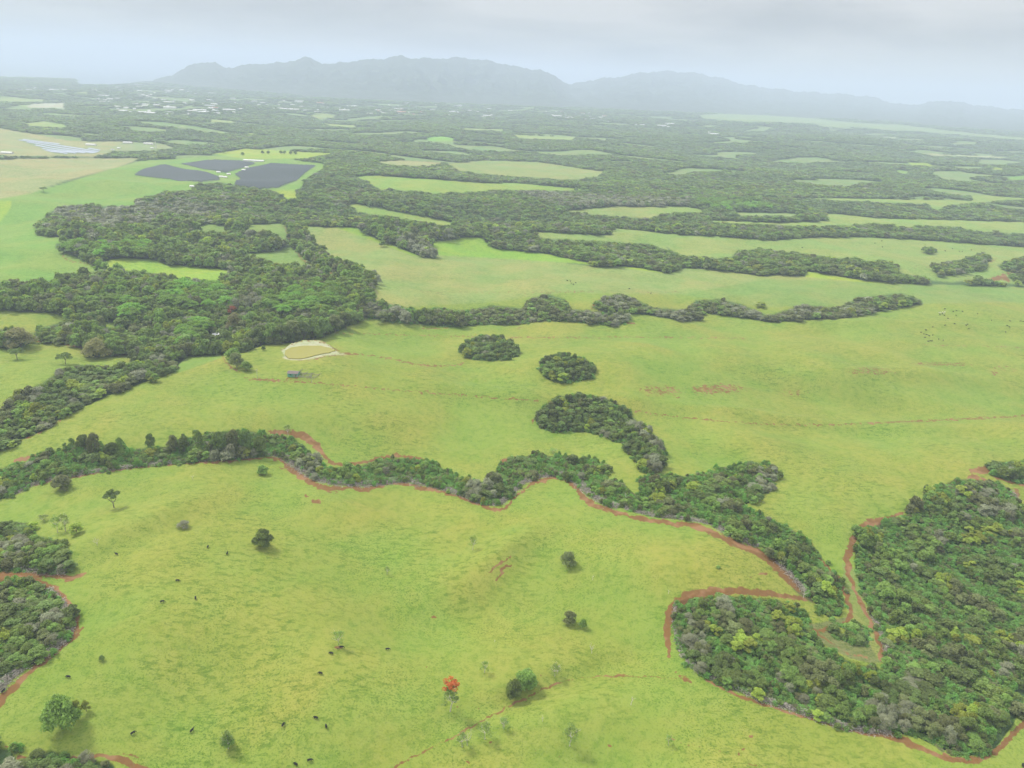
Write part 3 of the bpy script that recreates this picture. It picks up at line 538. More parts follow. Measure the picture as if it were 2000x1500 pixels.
def flat_patch(name, pts, mat, lift, lev=None):
    x, y, z = ground(np.array([p[0] for p in pts]), np.array([p[1] for p in pts])); zz = (float(z.max()) if lev is None else lev)+lift
    # the level sheet sits at one height; slide its outline along the view so that it covers the traced shape
    r = ray(np.array([p[0] for p in pts]), np.array([p[1] for p in pts])); t = (zz-CAM_H)/r[:, 2]
    me = bpy.data.meshes.new(name); n = len(pts)
    top = [(float(a), float(b), zz) for a, b in zip(r[:, 0]*t, r[:, 1]*t)]
    me.from_pydata(top+[(a, b, zz-4) for a, b, _ in top], [], [tuple(range(n))]+[(i, (i+1) % n, n+(i+1) % n, n+i) for i in range(n)]); me.materials.append(mat)
    return link(name, me)
def pond_mat():
    m, t, b, o = newmat('muddy_water'); g = nn(t, 'ShaderNodeNewGeometry')
    d = nn(t, 'ShaderNodeBsdfDiffuse'); d.inputs[0].default_value = (.235, .215, .02, 1)
    gl = nn(t, 'ShaderNodeBsdfGlossy'); gl.inputs['Roughness'].default_value = .02; gl.inputs[0].default_value = (.95, .95, .9, 1)
    bp = nn(t, 'ShaderNodeBump'); bp.inputs['Strength'].default_value = .1; bp.inputs['Distance'].default_value = .03
    t.links.new(noise(t, g.outputs['Position'], 2.5, 3), bp.inputs['Height']); t.links.new(bp.outputs[0], gl.inputs['Normal'])
    ms = nn(t, 'ShaderNodeMixShader'); ms.inputs[0].default_value = .15
    t.links.new(d.outputs[0], ms.inputs[1]); t.links.new(gl.outputs[0], ms.inputs[2]); t.links.new(ms.outputs[0], o.inputs[0])
    return m
PM = pond_mat()
tag(flat_patch('pond', POND, PM, -.05, POND_Z), 'muddy olive yellow farm pond with a whitish near edge', 'pond', kind='structure')
tag(flat_patch('stream', POND2, PM, 1.6), 'white glint of open water among dark trees', 'stream', kind='structure')

# ------------------------------------------------------------------ mountains
def mountains():
    cx = np.linspace(255, 2420, 420)
    ridge = np.interp(cx, [250, 280, 330, 370, 400, 425, 445, 470, 520, 560, 585, 600, 615, 632, 650, 700, 750, 770, 782, 800, 850, 900, 950, 980, 1010, 1050, 1085, 1108, 1130, 1160, 1200, 1250, 1300, 1350, 1400, 1450, 1550, 1650, 1700, 1740, 1780, 1830, 1900, 1960, 2000, 2420],
                      [166, 160, 150, 130, 121, 122, 134, 128, 124, 122, 116, 111, 116, 123, 125, 118, 114, 111, 108, 113, 114, 112, 118, 124, 131, 136, 150, 166, 160, 154, 150, 140, 138, 142, 152, 166, 178, 184, 190, 203, 203, 195, 205, 212, 216, 235])
    ridge = ridge+1.3*np.sin(cx*.11+1)+.9*np.sin(cx*.23+2)*np.sin(cx*.031)+.7*np.sin(cx*.47)+.4*np.sin(cx*.9)
    base = np.interp(cx, [250, 280, 400, 600, 800, 1000, 1100, 1300, 1500, 1700, 2000, 2420], [167, 163, 171, 190, 200, 207, 212, 219, 227, 242, 268, 300])
    depth = np.interp(cx, [250, 400, 1000, 1400, 2000, 2420], [1200, 2600, 4200, 8000, 9500, 9500])
    bx, by, bz = ground(cx, base+1)
    d0 = np.minimum(np.hypot(bx, by), 12500); az = np.arctan2(bx, by)
    nt_ = 90; T = np.linspace(0, 1.35, nt_)
    rng = np.random.default_rng(3); V = np.zeros((nt_, len(cx), 3))
    for j, t in enumerate(T):
        d = d0+depth*t
        x = d*np.sin(az); y = d*np.cos(az)
        # elevation of the ridge line from its traced row, at this column's bearing
        r = ray(cx, ridge); el = r[:, 2]/np.hypot(r[:, 0], r[:, 1]); dR = d0+depth
        zr = CAM_H+el*dR
        prof = (t**1.25) if t <= 1 else max(0, 1-(t-1)*2.6)
        sp = np.abs(waves(x, y, 700, 3, 7))*.6+np.abs(waves(x, y, 300, 14, 7))*.35
        z = -12+(zr+12)*prof*(1-.5*np.clip(sp, 0, 1)*math.sin(math.pi*min(t, 1))**.8)
        V[j, :, 0] = x; V[j, :, 1] = y; V[j, :, 2] = z
    id_ = np.arange(nt_*len(cx)).reshape(nt_, -1)
    f = np.stack([id_[:-1, :-1], id_[:-1, 1:], id_[1:, 1:], id_[1:, :-1]], -1).reshape(-1, 4)[:, ::-1]
    m, t, b, o = newmat('mountain_forest'); g = nn(t, 'ShaderNodeNewGeometry')
    c = mixc(t, noise(t, g.outputs['Position'], 300, 6, .65), (.02, .035, .02), (.06, .085, .045)); t.links.new(c, b.inputs['Base Color']); b.inputs['Roughness'].default_value = .95
    tag(link('mountains', raw_mesh('mountains', V.reshape(-1, 3), f, [m], None, True)), 'blue grey mountain ridge fading into low cloud', kind='structure')
mountains()

# ------------------------------------------------------------------ foliage meshes
def leaf_quads(c, n, s, asp, rng, tone):
    k = len(c); t = rng.normal(size=(k, 3)); t -= (t*n).sum(1, keepdims=True)*n; t /= np.linalg.norm(t, axis=1, keepdims=True)+1e-9; b = np.cross(n, t)
    s = s[:, None]; w = s*asp
    v = np.stack([c-t*s-b*w*.35, c-b*w*.1+t*0+b*-w*.9, c+t*s+b*w*.35, c+b*w], 1)
    v[:, 0] -= n*s*.25; v[:, 2] -= n*s*.25
    return v.reshape(-1, 3), np.repeat(tone, 4)
def crown(seed, Rr=4., H=8., base=.25, nl=11, nleaf=1500, s=.42, asp=.7, flat=1., lobe=(.30, .46), droop=0., spiky=0.):
    """points on the upper shells of lobes filling a dome; returns verts, tone"""
    rng = np.random.default_rng(seed)
    L_ = []
    for i in range(nl):
        u = math.sqrt((i+.4)/nl); a = i*2.399+rng.uniform(-.5, .5); lr = Rr*rng.uniform(*lobe); r = u*(Rr-lr*.75)
        zc = H*(base+(1-base)*(.42+.42*math.sqrt(max(0, 1-u*u))))*rng.uniform(.86, 1.08)
        if flat > .8 and u > .62: zc = max(zc*rng.uniform(.45, .95), lr*.6+H*base*.6)
        L_.append((r*math.cos(a), r*math.sin(a), zc, lr, rng.uniform(0, 1)))
    per = nleaf//nl; Vs = []; Ts = []
    for x, y, z, lr, tn in L_:
        d = rng.normal(size=(per, 3)); d[:, 2] = np.where(d[:, 2] < -.35, -d[:, 2], d[:, 2]); d /= np.linalg.norm(d, axis=1, keepdims=True)
        rad_ = lr*(1.04-.42*rng.random(per)**1.6+spiky*rng.random(per)); rad_ *= 1+.16*np.sin(d[:, 0]*7+seed)*np.sin(d[:, 1]*6+tn*9)
        c = np.array([x, y, z])+d*rad_[:, None]*np.array([1, 1, .78*flat])
        if droop: c[:, 2] -= droop*np.clip(np.hypot(c[:, 0], c[:, 1])/Rr, 0, 1)**2*H
        c[:, 2] = np.maximum(c[:, 2], .15)
        n = d*.8+rng.normal(size=(per, 3))*.5+np.array([0, 0, .65]); n /= np.linalg.norm(n, axis=1, keepdims=True)
        tone = np.clip(.12+.45*tn+.45*rng.random(per)**1.3, 0, 1)
        v, t = leaf_quads(c, n, s*rng.uniform(.6, 1.35, per), asp, rng, tone); Vs.append(v); Ts.append(t)
    return np.vstack(Vs), np.concatenate(Ts)
def foliage_mesh(name, v, t, mat): return raw_mesh(name, v, np.arange(len(v)).reshape(-1, 4), [mat], None, False, {'tone': ('FLOAT', 'POINT', t)})
def trunk_mb(seed, H, Rr, r0=.22, forks=5, bare=.3, depth=2, sides=6, lean=.08, twig=.0):
    rng = random.Random(seed); mb = MB()
    top = (rng.uniform(-lean, lean)*H, rng.uniform(-lean, lean)*H, H*bare)
    mid = (top[0]*.4+rng.uniform(-.1, .1), top[1]*.4, H*bare*.5)
    mb.tube((0, 0, -.6), mid, r0*1.25, r0, sides); mb.tube(mid, top, r0, r0*.8, sides)
    def branch(p, d, ln, r, lev):
        p = np.array(p); d = np.array(d); m = p+d*ln*.5+np.array([rng.uniform(-.08, .08)*ln for _ in range(3)]); q = m+(d+np.array([0, 0, .25]))*ln*.45
        mb.tube(p, m, r, r*.75, 4); mb.tube(m, q, r*.75, r*.4, 4)
        if lev > 0:
            for i in range(3):
                a = rng.uniform(0, 2*math.pi); e = np.array([math.cos(a), math.sin(a), rng.uniform(0, .8)])*.75+d; e /= np.linalg.norm(e)
                branch(m if i == 0 else q, e, ln*rng.uniform(.5, .72), r*.5, lev-1)
    for i in range(forks):
        a = 2*math.pi*i/forks+rng.uniform(-.4, .4); el = rng.uniform(.5, 1.15)
        d = np.array([math.cos(a)*math.cos(el), math.sin(a)*math.cos(el), math.sin(el)])
        branch(top, d, min(H*(1-bare), Rr/max(math.cos(el), .35))*.5, r0*.62, depth-1)
    return mb
KINDS = {}   # kind -> list of (crown mesh, trunk mesh, height, radius)
def add_kind(kind, mat, seeds, bark='bark', forks=5, bare=.3, tdepth=2, r0=.2, **kw):
    L_ = []
    for sd in seeds:
        v, t = crown(sd, **kw); H, Rr = kw.get('H', 8.), kw.get('Rr', 4.)
        L_.append((foliage_mesh(kind+'_crown', v, t, M[mat]), trunk_mb(sd, H, Rr, r0, forks, bare, tdepth).mesh(kind+'_trunk', [M[bark]], True), H, Rr))
    KINDS[kind] = L_
add_kind('dark', 'dark', (1, 2, 3), nl=13, nleaf=2600, s=.36)
add_kind('mid', 'mid', (11, 12, 13), nl=12, nleaf=2300, s=.38)
add_kind('yellow', 'yellow', (21, 22), nl=9, nleaf=1600, s=.36, Rr=3.2, H=6.5)
add_kind('grey', 'grey', (31, 32), bark='palebark', nl=12, nleaf=1900, s=.62, asp=.10, spiky=.25, bare=.35, tdepth=3)
add_kind('olive', 'olive', (41, 42), nl=11, nleaf=1900, s=.36)
def instance_proto(name, mat, seed, bark=None, **kw):
    v, t = crown(seed, **kw); me = foliage_mesh(name, v, t, M[mat])
    return me
# light crowns for the woods farther off
PROTO = []
def proto(me): PROTO.append(me); return len(PROTO)-1
PI_ = {}
for kd, mat, kw in (('dark', 'dark', {}), ('mid', 'mid', {}), ('yellow', 'yellow', {}), ('grey', 'grey', dict(asp=.14, s=.95, spiky=.25)), ('olive', 'olive', {}), ('hazed', 'hazed', {}), ('vine', 'vine', dict(H=2.2, base=.02, Rr=2.2, lobe=(.35, .5)))):
    hi = dict(nl=12, nleaf=900, s=.62); hi.update(kw)
    if kd == 'vine': hi.update(nleaf=420, s=.26, nl=8)
    PI_[kd, 0] = [proto(instance_proto('%s_leaves' % kd, mat, 50+i*7+len(kd), **hi)) for i in range(2)]
    lo = dict(kw); lo.update(nl=8, nleaf=230, s=1.25 if kd != 'vine' else .6); lo['asp'] = .22 if kd == 'grey' else .75
    PI_[kd, 1] = [proto(instance_proto('%s_leaves' % kd, mat, 80+i*5+len(kd), **lo)) for i in range(2)]
    vl = dict(lo); vl.update(nl=6, nleaf=66, s=2.1 if kd != 'vine' else 1.0); vl['asp'] = .4 if kd == 'grey' else .8
    PI_[kd, 2] = [proto(instance_proto('%s_leaves' % kd, mat, 110+i*5+len(kd), **vl)) for i in range(2)]
for q, (nlv, sv_) in enumerate(((1300, .5), (420, .95), (120, 1.7))):
    PI_['albizia', q] = [proto(instance_proto('albizia_leaves', 'albizia', 150+i, Rr=8., H=12., base=.62, nl=16, nleaf=nlv, s=sv_, flat=.30, lobe=(.22, .34), droop=.10)) for i in range(2)]

# ------------------------------------------------------------------ scatter of trees
class Fin(dict): pass
def hashn(x, y, wl, k): return waves(x, y, wl, k, 8)
pts = []
d = 300.
while d < 12300:
    s = 4.7 if d < 620 else 4.7+(d-620)*.0056 if d < 1400 else max(9.1, d/330)
    n = int(R(88)*d/s); a = R(-44)+(np.arange(n)+RNG.random(n)*.9)*s/d; dd = d+RNG.uniform(-.45, .45, n)*s
    pts.append(np.stack([dd*np.sin(a), dd*np.cos(a), np.full(n, s)], 1)); d += s*.92
T_ = np.vstack(pts); x, y, s = T_.T; z = ground_z(x, y); dist = np.hypot(x, y)
# tree height by stand
hn = 1+.18*hashn(x, y, 70, 5)
H = np.where(dist < 700, 6.2, np.where(dist < 1500, 6.2+(dist-700)/800*3.8, 9.5))*np.where((dist > 820) & (dist < 1500) & (x < -60), 1.55, 1)*np.clip(hn, .6, 1.5)*RNG.uniform(.75, 1.2, len(x))
H = np.where(dist > 2300, H*.72, H)
jx = 3.2*waves(x, y, 26, 6, 8); jy = 3.2*waves(x, y, 22, 18, 8)
cpx, cpy, cd = project(x+jx, y+jy, z+H*.8)
lab = lookup(LBL, cpx, cpy, 9); spec = lookup(SPEC, cpx, cpy, 0); zone = lookup(ZONE, cpx, cpy, 0)
em = np.where(RNG.random(len(x)) < .10, RNG.uniform(1.25, 1.5, len(x)), RNG.uniform(.62, 1.12, len(x)))
H = H*np.where(em > 1.2, 1.25, .78+.26*em)
# keep the trunk's foot off the open ground that shows below the crown
bpx, bpy_, _ = project(x+jx, y+jy*.5, z+H*.15)
blab = lookup(LBL, bpx, bpy_, 9)
keep = (lab == 1) & (blab == 1)
keep &= ~((spec == 6) & (RNG.random(len(x)) < .72))
keep &= ~((spec == 5) & (RNG.random(len(x)) < .62))
keep &= ~(far_open(x, y) > .5+.3*(RNG.random(len(x))-.5)) & (cpx > -280) & (cpx < 2280) & (cpy > 60)
keep &= ~((gx.max() > 0) & (cpy < np.interp(cpx, COAST_PX, COAST_PY)+1) & (x < 0))
keep &= ~((dist > 7000) & (RNG.random(len(x)) < .15))
T_ = T_[keep]; x, y, z, H, s, dist, spec, zone, cpx, cpy, em = (v[keep] for v in (x, y, z, H, s, dist, spec, zone, cpx, cpy, em))
print('trees', len(x))
u = RNG.random(len(x)); k1 = hashn(x, y, 60, 2); k2 = hashn(x, y, 38, 13)
kind = np.full(len(x), 'mid  ', dtype='<U8')
kind[(k1+u*1.2) > .9] = 'dark'; kind[(k1+u) < -.55] = 'olive'; kind[(k2+u*1.3) > 2.0] = 'yellow'; kind[(k2-u*1.1) < -2.3] = 'grey'
kind = np.char.strip(kind)
far_ = dist > 900
kind[far_ & (kind == 'yellow') & (u < .6)] = 'mid'; kind[far_ & (kind == 'dark') & (u < .75)] = 'mid'
kind[(dist > 1700) & (u+.5*np.clip((dist-1700)/2500, 0, 1)+.25*hashn(x, y, 420, 22) > .75)] = 'hazed'  # distant crowns take the leaves with haze put into their colour
kind[(spec == 1) & (u < .22)] = 'albizia'; kind[(spec == 2) & (u < .52)] = 'grey'; kind[(spec == 2) & (u >= .52) & (u < .8)] = 'olive'; kind[(spec == 3) & (u < .75)] = 'dark'
kind[(zone == 11) & (spec == 0) & (u > .55)] = 'olive'; kind[((zone == 12) | (zone == 13)) & (u > .65)] = 'olive'
# vines instead of trees in the gullies
low = (np.isin(zone, (1, 2, 3)) & (hashn(x, y, 34, 17)+(zone == 3)*.35+(zone == 2)*.3 > .12)) & (spec == 0)
H = np.where(np.isin(zone, (4, 5, 6)), H*1.25, H)
H = np.where(np.isin(zone, (11, 12, 13)), H*.9, H)
# low and sparse growth in part of the distance
inview = (cpx > 0) & (cpx < 2000) & (cpy < 1500) & ~low & (kind != 'albizia')
order = np.argsort(dist+(~inview)*1e9)
NIND = 292
ind = order[:NIND]; isind = np.zeros(len(x), bool); isind[ind] = True
ZN = {1: 'the lower right thicket', 2: 'the big right edge thicket', 3: 'the winding ravine strip', 4: 'the crescent clump', 5: 'the oval clump', 6: 'the smaller round clump',
      7: 'the right edge stand', 8: 'the upper left edge wood', 9: 'the curved left edge wood', 10: 'the bottom left corner wood', 14: 'the clearing between thickets', 0: 'the woodland'}
def where_in(zn, a, b):
    if zn == 1:
        c_ = 'its left end' if a < 1420 else 'its left middle' if a < 1560 else 'its middle' if a < 1690 else 'its right middle' if a < 1820 else 'its right end'
        return c_+(', lower edge' if b > 1240+(a-1320)*.28+45 else ', upper side' if b < 1240+(a-1320)*.28-15 else ', centre')
    if zn == 2: return 'its far part' if b < 1150 else 'its middle' if b < 1280 else 'its near part'
    if zn == 9: return 'its right rim' if a > 80 else 'its middle' if a > 35 else 'the left frame edge'
    if zn == 3: return 'its right end' if a > 1500 else 'its middle' if a > 950 else 'its left part'
    if zn == 8: return 'its right rim' if a > 80 else 'its middle' if a > 35 else 'the left frame edge'
    return 'the frame corner' if a < 60 else 'its right part'
LOOK = {'dark': 'dark green broadleaf tree', 'mid': 'mid green leafy tree', 'yellow': 'small yellow green tree', 'grey': 'grey twiggy half bare tree', 'olive': 'dull olive green tree'}
NAME = {'dark': 'broadleaf_tree', 'mid': 'leafy_tree', 'yellow': 'young_tree', 'grey': 'bare_tree', 'olive': 'olive_tree'}
def place_tree(kd, vi, loc, rz, sx, sz, label, group=None, name=None, cat='tree'):
    cm, tm, Hh, Rr = KINDS[kd][vi % len(KINDS[kd])]
    r = empty(name or NAME[kd], loc, rz); r.scale = (sx, sx, sz)
    tag(r, label, cat, group)
    c = link('crown', cm, r); t = link('trunk', tm, r)
    return r
for i in ind:
    kd = str(kind[i]); Hh, Rr = KINDS[kd][0][2:]
    sz = float(H[i]/Hh)*(.95 if kd != 'yellow' else 1.0); sx = float(s[i]*.80*em[i]/Rr)
    zn = ZN.get(int(zone[i]), 'the woodland')
    place_tree(kd, int(RNG.integers(9)), (x[i], y[i], z[i]-.6), RNG.uniform(0, 6.28), sx, sz, '%s in %s at %s' % (LOOK[kd], zn, where_in(int(zone[i]), cpx[i], cpy[i])), '%ss in %s' % (LOOK[kd], zn))

hold = bpy.data.collections.new('foliage_kinds')
for i, me in enumerate(PROTO):
    o = bpy.data.objects.new('leaf_cluster_%03d' % i, me); hold.objects.link(o)
def instancer(name, P, I, Rz, Sc):
    me = bpy.data.meshes.new(name); me.vertices.add(len(P)); me.vertices.foreach_set('co', np.asarray(P, np.float32).ravel())
    a = me.attributes.new('pick', 'INT', 'POINT'); a.data.foreach_set('value', np.asarray(I, np.int32))
    a = me.attributes.new('turn', 'FLOAT_VECTOR', 'POINT'); a.data.foreach_set('vector', np.stack([0*Rz, 0*Rz, Rz], 1).astype(np.float32).ravel())
    a = me.attributes.new('size', 'FLOAT_VECTOR', 'POINT'); a.data.foreach_set('vector', np.asarray(Sc, np.float32).ravel())
    o = link(name, me)
    ng = bpy.data.node_groups.new(name, 'GeometryNodeTree'); ng.interface.new_socket('Geometry', in_out='INPUT', socket_type='NodeSocketGeometry'); ng.interface.new_socket('Geometry', in_out='OUTPUT', socket_type='NodeSocketGeometry')
    gi = ng.nodes.new('NodeGroupInput'); go = ng.nodes.new('NodeGroupOutput'); ci_ = ng.nodes.new('GeometryNodeCollectionInfo')
    ci_.inputs['Collection'].default_value = hold; ci_.inputs['Separate Children'].default_value = True; ci_.inputs['Reset Children'].default_value = True
    ip = ng.nodes.new('GeometryNodeInstanceOnPoints'); ip.inputs['Pick Instance'].default_value = True
    def na(n, tp):
        q = ng.nodes.new('GeometryNodeInputNamedAttribute'); q.data_type = tp; q.inputs['Name'].default_value = n; return q.outputs['Attribute']
    ng.links.new(gi.outputs[0], ip.inputs['Points']); ng.links.new(ci_.outputs[0], ip.inputs['Instance']); ng.links.new(na('pick', 'INT'), ip.inputs['Instance Index'])
    ng.links.new(na('turn', 'FLOAT_VECTOR'), ip.inputs['Rotation']); ng.links.new(na('size', 'FLOAT_VECTOR'), ip.inputs['Scale']); ng.links.new(ip.outputs[0], go.inputs[0])
    md = o.modifiers.new('scatter', 'NODES'); md.node_group = ng
    return o
sel = ~isind & ~low
lod = np.where(dist < 1150, 0, np.where(dist < 2300, 1, 2))
pick = np.zeros(len(x), int)
for (kd, q), ids in PI_.items():
    m_ = (kind == kd) & (lod == q); pick[m_] = np.array(ids)[RNG.integers(len(ids), size=m_.sum())]
baseR = np.where(kind == 'albizia', 8., 4.); baseH = np.where(kind == 'albizia', 12., 8.)
sxy = s*.84*em*np.where(dist > 1900, 1.22, 1)/baseR; szz = H/baseH
alb = kind == 'albizia'; sxy[alb] = RNG.uniform(1.1, 1.9, alb.sum()); szz[alb] = RNG.uniform(1.35, 1.75, alb.sum())
P = np.stack([x, y, z-.6], 1)
fo = instancer('forest', P[sel], pick[sel], RNG.uniform(0, 6.28, sel.sum()), np.stack([sxy, sxy, szz], 1)[sel])
tag(fo, 'green and grey woodland filling the gullies and the plain', kind='stuff')
# undergrowth and vines under and between the near trees
pts = []; d = 300.
while d < 1000:
    s2 = 2.5 if d < 700 else 3.6
    n = int(R(84)*d/s2); a = R(-42)+(np.arange(n)+RNG.random(n))*s2/d; dd = d+RNG.uniform(-.5, .5, n)*s2
    pts.append(np.stack([dd*np.sin(a), dd*np.cos(a), np.full(n, s2)], 1)); d += s2
q = np.vstack(pts); ux, uy, us = q.T; uz = ground_z(ux, uy); upx, upy, _ = project(ux+1.7*waves(ux, uy, 9, 4)+RNG.normal(size=len(ux))*.8, uy+1.7*waves(ux, uy, 8, 15)+RNG.normal(size=len(ux))*.8, uz+1.2)
ul = lookup(LBL, upx, upy, 9); uzn = lookup(ZONE, upx, upy, 0); k = (ul == 1) & (uzn > 0) & (upx > -250) & (upx < 2250)
ux, uy, uz, us, uzn = (v[k] for v in (ux, uy, uz, us, uzn)); print('vines', len(ux))
uu = RNG.random(len(ux)); tall = np.clip(1+.45*hashn(ux, uy, 16, 9), .4, 2.2)*np.where(np.isin(uzn, (3,)), 1.25, 1.)
ksp = lookup(SPEC, upx, upy, 0)[k] == 6; uu = np.where(ksp, .5+uu*.5, uu)
upk = np.where(uu < .75, np.array(PI_['vine', 0])[RNG.integers(2, size=len(ux))], np.where(uu < .9, PI_['mid', 1][0], PI_['olive', 1][0]))
ssc = np.where(uu < .75, us/2.2*.95, us/4.*.8)
uh = np.where(uu < .75, tall*1.1, tall*.36)
tag(instancer('undergrowth', np.stack([ux, uy, uz-.9], 1), upk, RNG.uniform(0, 6.28, len(ux)), np.stack([ssc, ssc, uh], 1)), 'tangled green vines and bushes covering the gullies', kind='stuff')

# ------------------------------------------------------------------ windrows of dead branches along the track side of the thickets
def brush(paths):
    rng = np.random.default_rng(5); cs = []
    for pts, w, dens in paths:
        p = np.array(pts, float); xx, yy, zz = ground(p[:, 0], p[:, 1])
        for i in range(len(p)-1):
            L_ = math.hypot(xx[i+1]-xx[i], yy[i+1]-yy[i]); n = int(L_*dens*1.5); t = rng.random(n)
            nx, ny = -(yy[i+1]-yy[i])/L_, (xx[i+1]-xx[i])/L_; o = rng.normal(size=n)*w*.5
            X = xx[i]+(xx[i+1]-xx[i])*t+nx*o; Y = yy[i]+(yy[i+1]-yy[i])*t+ny*o
            Zz = ground_z(X, Y)+np.abs(rng.normal(size=n))*1.1*np.exp(-(o/w)**2*1.5)+.05
            cs.append(np.stack([X, Y, Zz], 1))
    c = np.vstack(cs); k = len(c); ln = rng.uniform(.7, 3.0, k)*rng.uniform(.6, 1, k); dr = rng.normal(size=(k, 3)); dr[:, 2] = np.abs(dr[:, 2])*.45; dr /= np.linalg.norm(dr, axis=1, keepdims=True)
    sd = np.cross(dr, rng.normal(size=(k, 3))); sd /= np.linalg.norm(sd, axis=1, keepdims=True); up = np.cross(dr, sd)
    w = (rng.uniform(.05, .13, k)*1.3)[:, None]; p0 = c-dr*ln[:, None]*.5; p1 = c+dr*ln[:, None]*.5
    v = []
    for a in range(3):
        t = 2*math.pi*a/3; off = (sd*math.cos(t)+up*math.sin(t))*w; v += [p0+off, p1+off*.5]
    V = np.stack(v, 1).reshape(-1, 3); b = np.arange(k)*6
    F = np.concatenate([np.stack([b+2*a, b+2*a+1, b+(2*a+3) % 6, b+(2*a+2) % 6], 1) for a in range(3)])
    tone = np.repeat(rng.random(k), 6)
    o = link('dead_branches', raw_mesh('dead_branches', V, F, [M['brush']], None, False, {'tone': ('FLOAT', 'POINT', tone)}))
    tag(o, 'piled grey dead branches lying along the edges of the thickets', kind='stuff')
LOWE = [(20, 968), (60, 948), (100, 936), (140, 931), (200, 919), (280, 908), (350, 903), (420, 898), (480, 892), (530, 887), (560, 893), (590, 914), (620, 933), (650, 941), (690, 945)]
brush([(LOWE, 2.6, 16), ([(560, 893), (600, 925), (640, 942), (690, 947), (740, 943), (770, 938), (800, 936), (830, 945)], 5.5, 34), ([(830, 945), (860, 952), (900, 965), (940, 982), (975, 985), (990, 972), (1020, 943), (1060, 929), (1090, 927)], 3.2, 24),
       ([(1060, 929), (1090, 925), (1125, 938), (1150, 962), (1180, 982), (1210, 990)], 4.5, 34), ([(1220, 993), (1280, 1008), (1340, 1014), (1395, 1024)], 2.6, 16), ([(1395, 1024), (1430, 1048), (1470, 1062), (1480, 1068)], 4, 26),
       ([(137, 1215), (130, 1247), (100, 1272), (60, 1292), (20, 1322), (-10, 1352)], 3.2, 30), ([(95, 1150), (125, 1182), (136, 1215)], 2.2, 14), ([(1340, 1292), (1370, 1316), (1410, 1334), (1480, 1364)], 1.8, 12), ([(1480, 1364), (1560, 1388), (1640, 1417), (1690, 1427), (1740, 1430)], 2.6, 22),
       ([(1320, 1178), (1316, 1210), (1322, 1250), (1335, 1285)], 1.6, 10), ([(1700, 1195), (1720, 1235), (1737, 1290)], 1.6, 10), ([(1520, 1100), (1545, 1125), (1572, 1155)], 4, 14), ([(1975, 960), (1985, 985)], 4, 14), ([(30, 1112), (80, 1118), (130, 1120)], 2.4, 10)])

# ------------------------------------------------------------------ single trees and shrubs in the pasture: base pixel, height and width in picture pixels
def put(px_, py_, hpx, wpx):
    gx_, gy_, gz_ = (float(v) for v in ground(px_, py_)); rng_ = math.sqrt(gx_**2+gy_**2+(CAM_H-gz_)**2)
    dipa = math.atan2(CAM_H-gz_, math.hypot(gx_, gy_))
    w = wpx*rng_/FPX/2                      # crown radius
    h = max((hpx*rng_/FPX-w*math.sin(dipa)*.8)/math.cos(dipa), w*.9)
    return (gx_, gy_, gz_), h, w
def solo(px_, py_, hpx, wpx, kd, label, cat='tree', name=None, vi=0):
    loc, h, w = put(px_, py_, hpx, wpx); Hh, Rr = KINDS[kd][0][2:]
    return place_tree(kd, vi, (loc[0], loc[1], loc[2]-.05), (px_*.37) % 6.28, w/Rr, h/Hh, label, None, name, cat)
add_kind('bush', 'mid', (61, 62), Rr=4, H=6, base=.02, nl=13, nleaf=3200, s=.34, bare=.12)
add_kind('dome', 'mid', (74, 75), Rr=4, H=6, base=.0, nl=19, nleaf=2600, s=.32, bare=.12)
add_kind('olivedome', 'olive', (76, 77), Rr=4, H=6.5, base=.03, nl=17, nleaf=2200, s=.32, bare=.12)
NAME.update(dome='round_tree', olivedome='round_tree')
add_kind('tiered', 'dark', (64,), Rr=3.6, H=9, base=.22, nl=10, nleaf=1500, s=.42, flat=.5, lobe=(.24, .36), bare=.3)
add_kind('sparse', 'mid', (66, 67), bark='palebark', Rr=3.4, H=8, base=.35, nl=12, nleaf=420, s=.26, lobe=(.26, .4), bare=.4, tdepth=3, r0=.18)
add_kind('bamboo', 'bamboo', (68, 69), Rr=5, H=9, base=.12, nl=14, nleaf=2600, s=.6, asp=.22, droop=.15, bare=.1)
add_kind('umbrella', 'dark', (71, 72), Rr=5, H=6, base=.55, nl=10, nleaf=1000, s=.45, flat=.4, lobe=(.26, .4), bare=.4)
NAME.update(bush='round_bush', tiered='tiered_tree', sparse='thin_tree', bamboo='bamboo_clump', umbrella='umbrella_tree')
solo(223, 992, 36, 29, 'tiered', 'dark layered tree standing alone in the pasture above the left wood')
solo(122, 955, 27, 34, 'olivedome', 'rounded olive tree by the red track at the left edge')
solo(513, 926, 19, 22, 'bush', 'small round bush just below the bend of the ravine', 'bush')
solo(514, 1068, 36, 37, 'bush', 'round yellow green bush alone in the open left pasture', 'bush', vi=1)
solo(1109, 1107, 33, 31, 'olivedome', 'bronze green round tree alone right of the red earth scar', vi=1)
solo(923, 1074, 30, 19, 'sparse', 'thin half bare tree left of the red earth scar')
solo(756, 1122, 17, 13, 'sparse', 'tiny thin sapling in the middle of the lower pasture', vi=1)
solo(359, 1031, 16, 24, 'grey', 'low pinkish grey leafless shrub on the left pasture', 'shrub', 'bare_shrub')
solo(112, 1040, 32, 18, 'sparse', 'wispy grey green tree beside the bright tree above the left wood')
solo(128, 1038, 34, 22, 'sparse', 'taller wispy dark tree behind the bright yellow green one', vi=1)
solo(149, 1043, 22, 24, 'yellow', 'bright yellow green small tree above the left wood')
solo(86, 1018, 14, 18, 'sparse', 'faint low shrub left of the wispy trees', 'shrub', 'thin_shrub')
solo(1112, 1218, 28, 27, 'olivedome', 'larger dark tree of the pair below the middle of the pasture')
solo(1138, 1227, 19, 15, 'dome', 'smaller tree leaning beside the larger dark tree of the pair', vi=1)
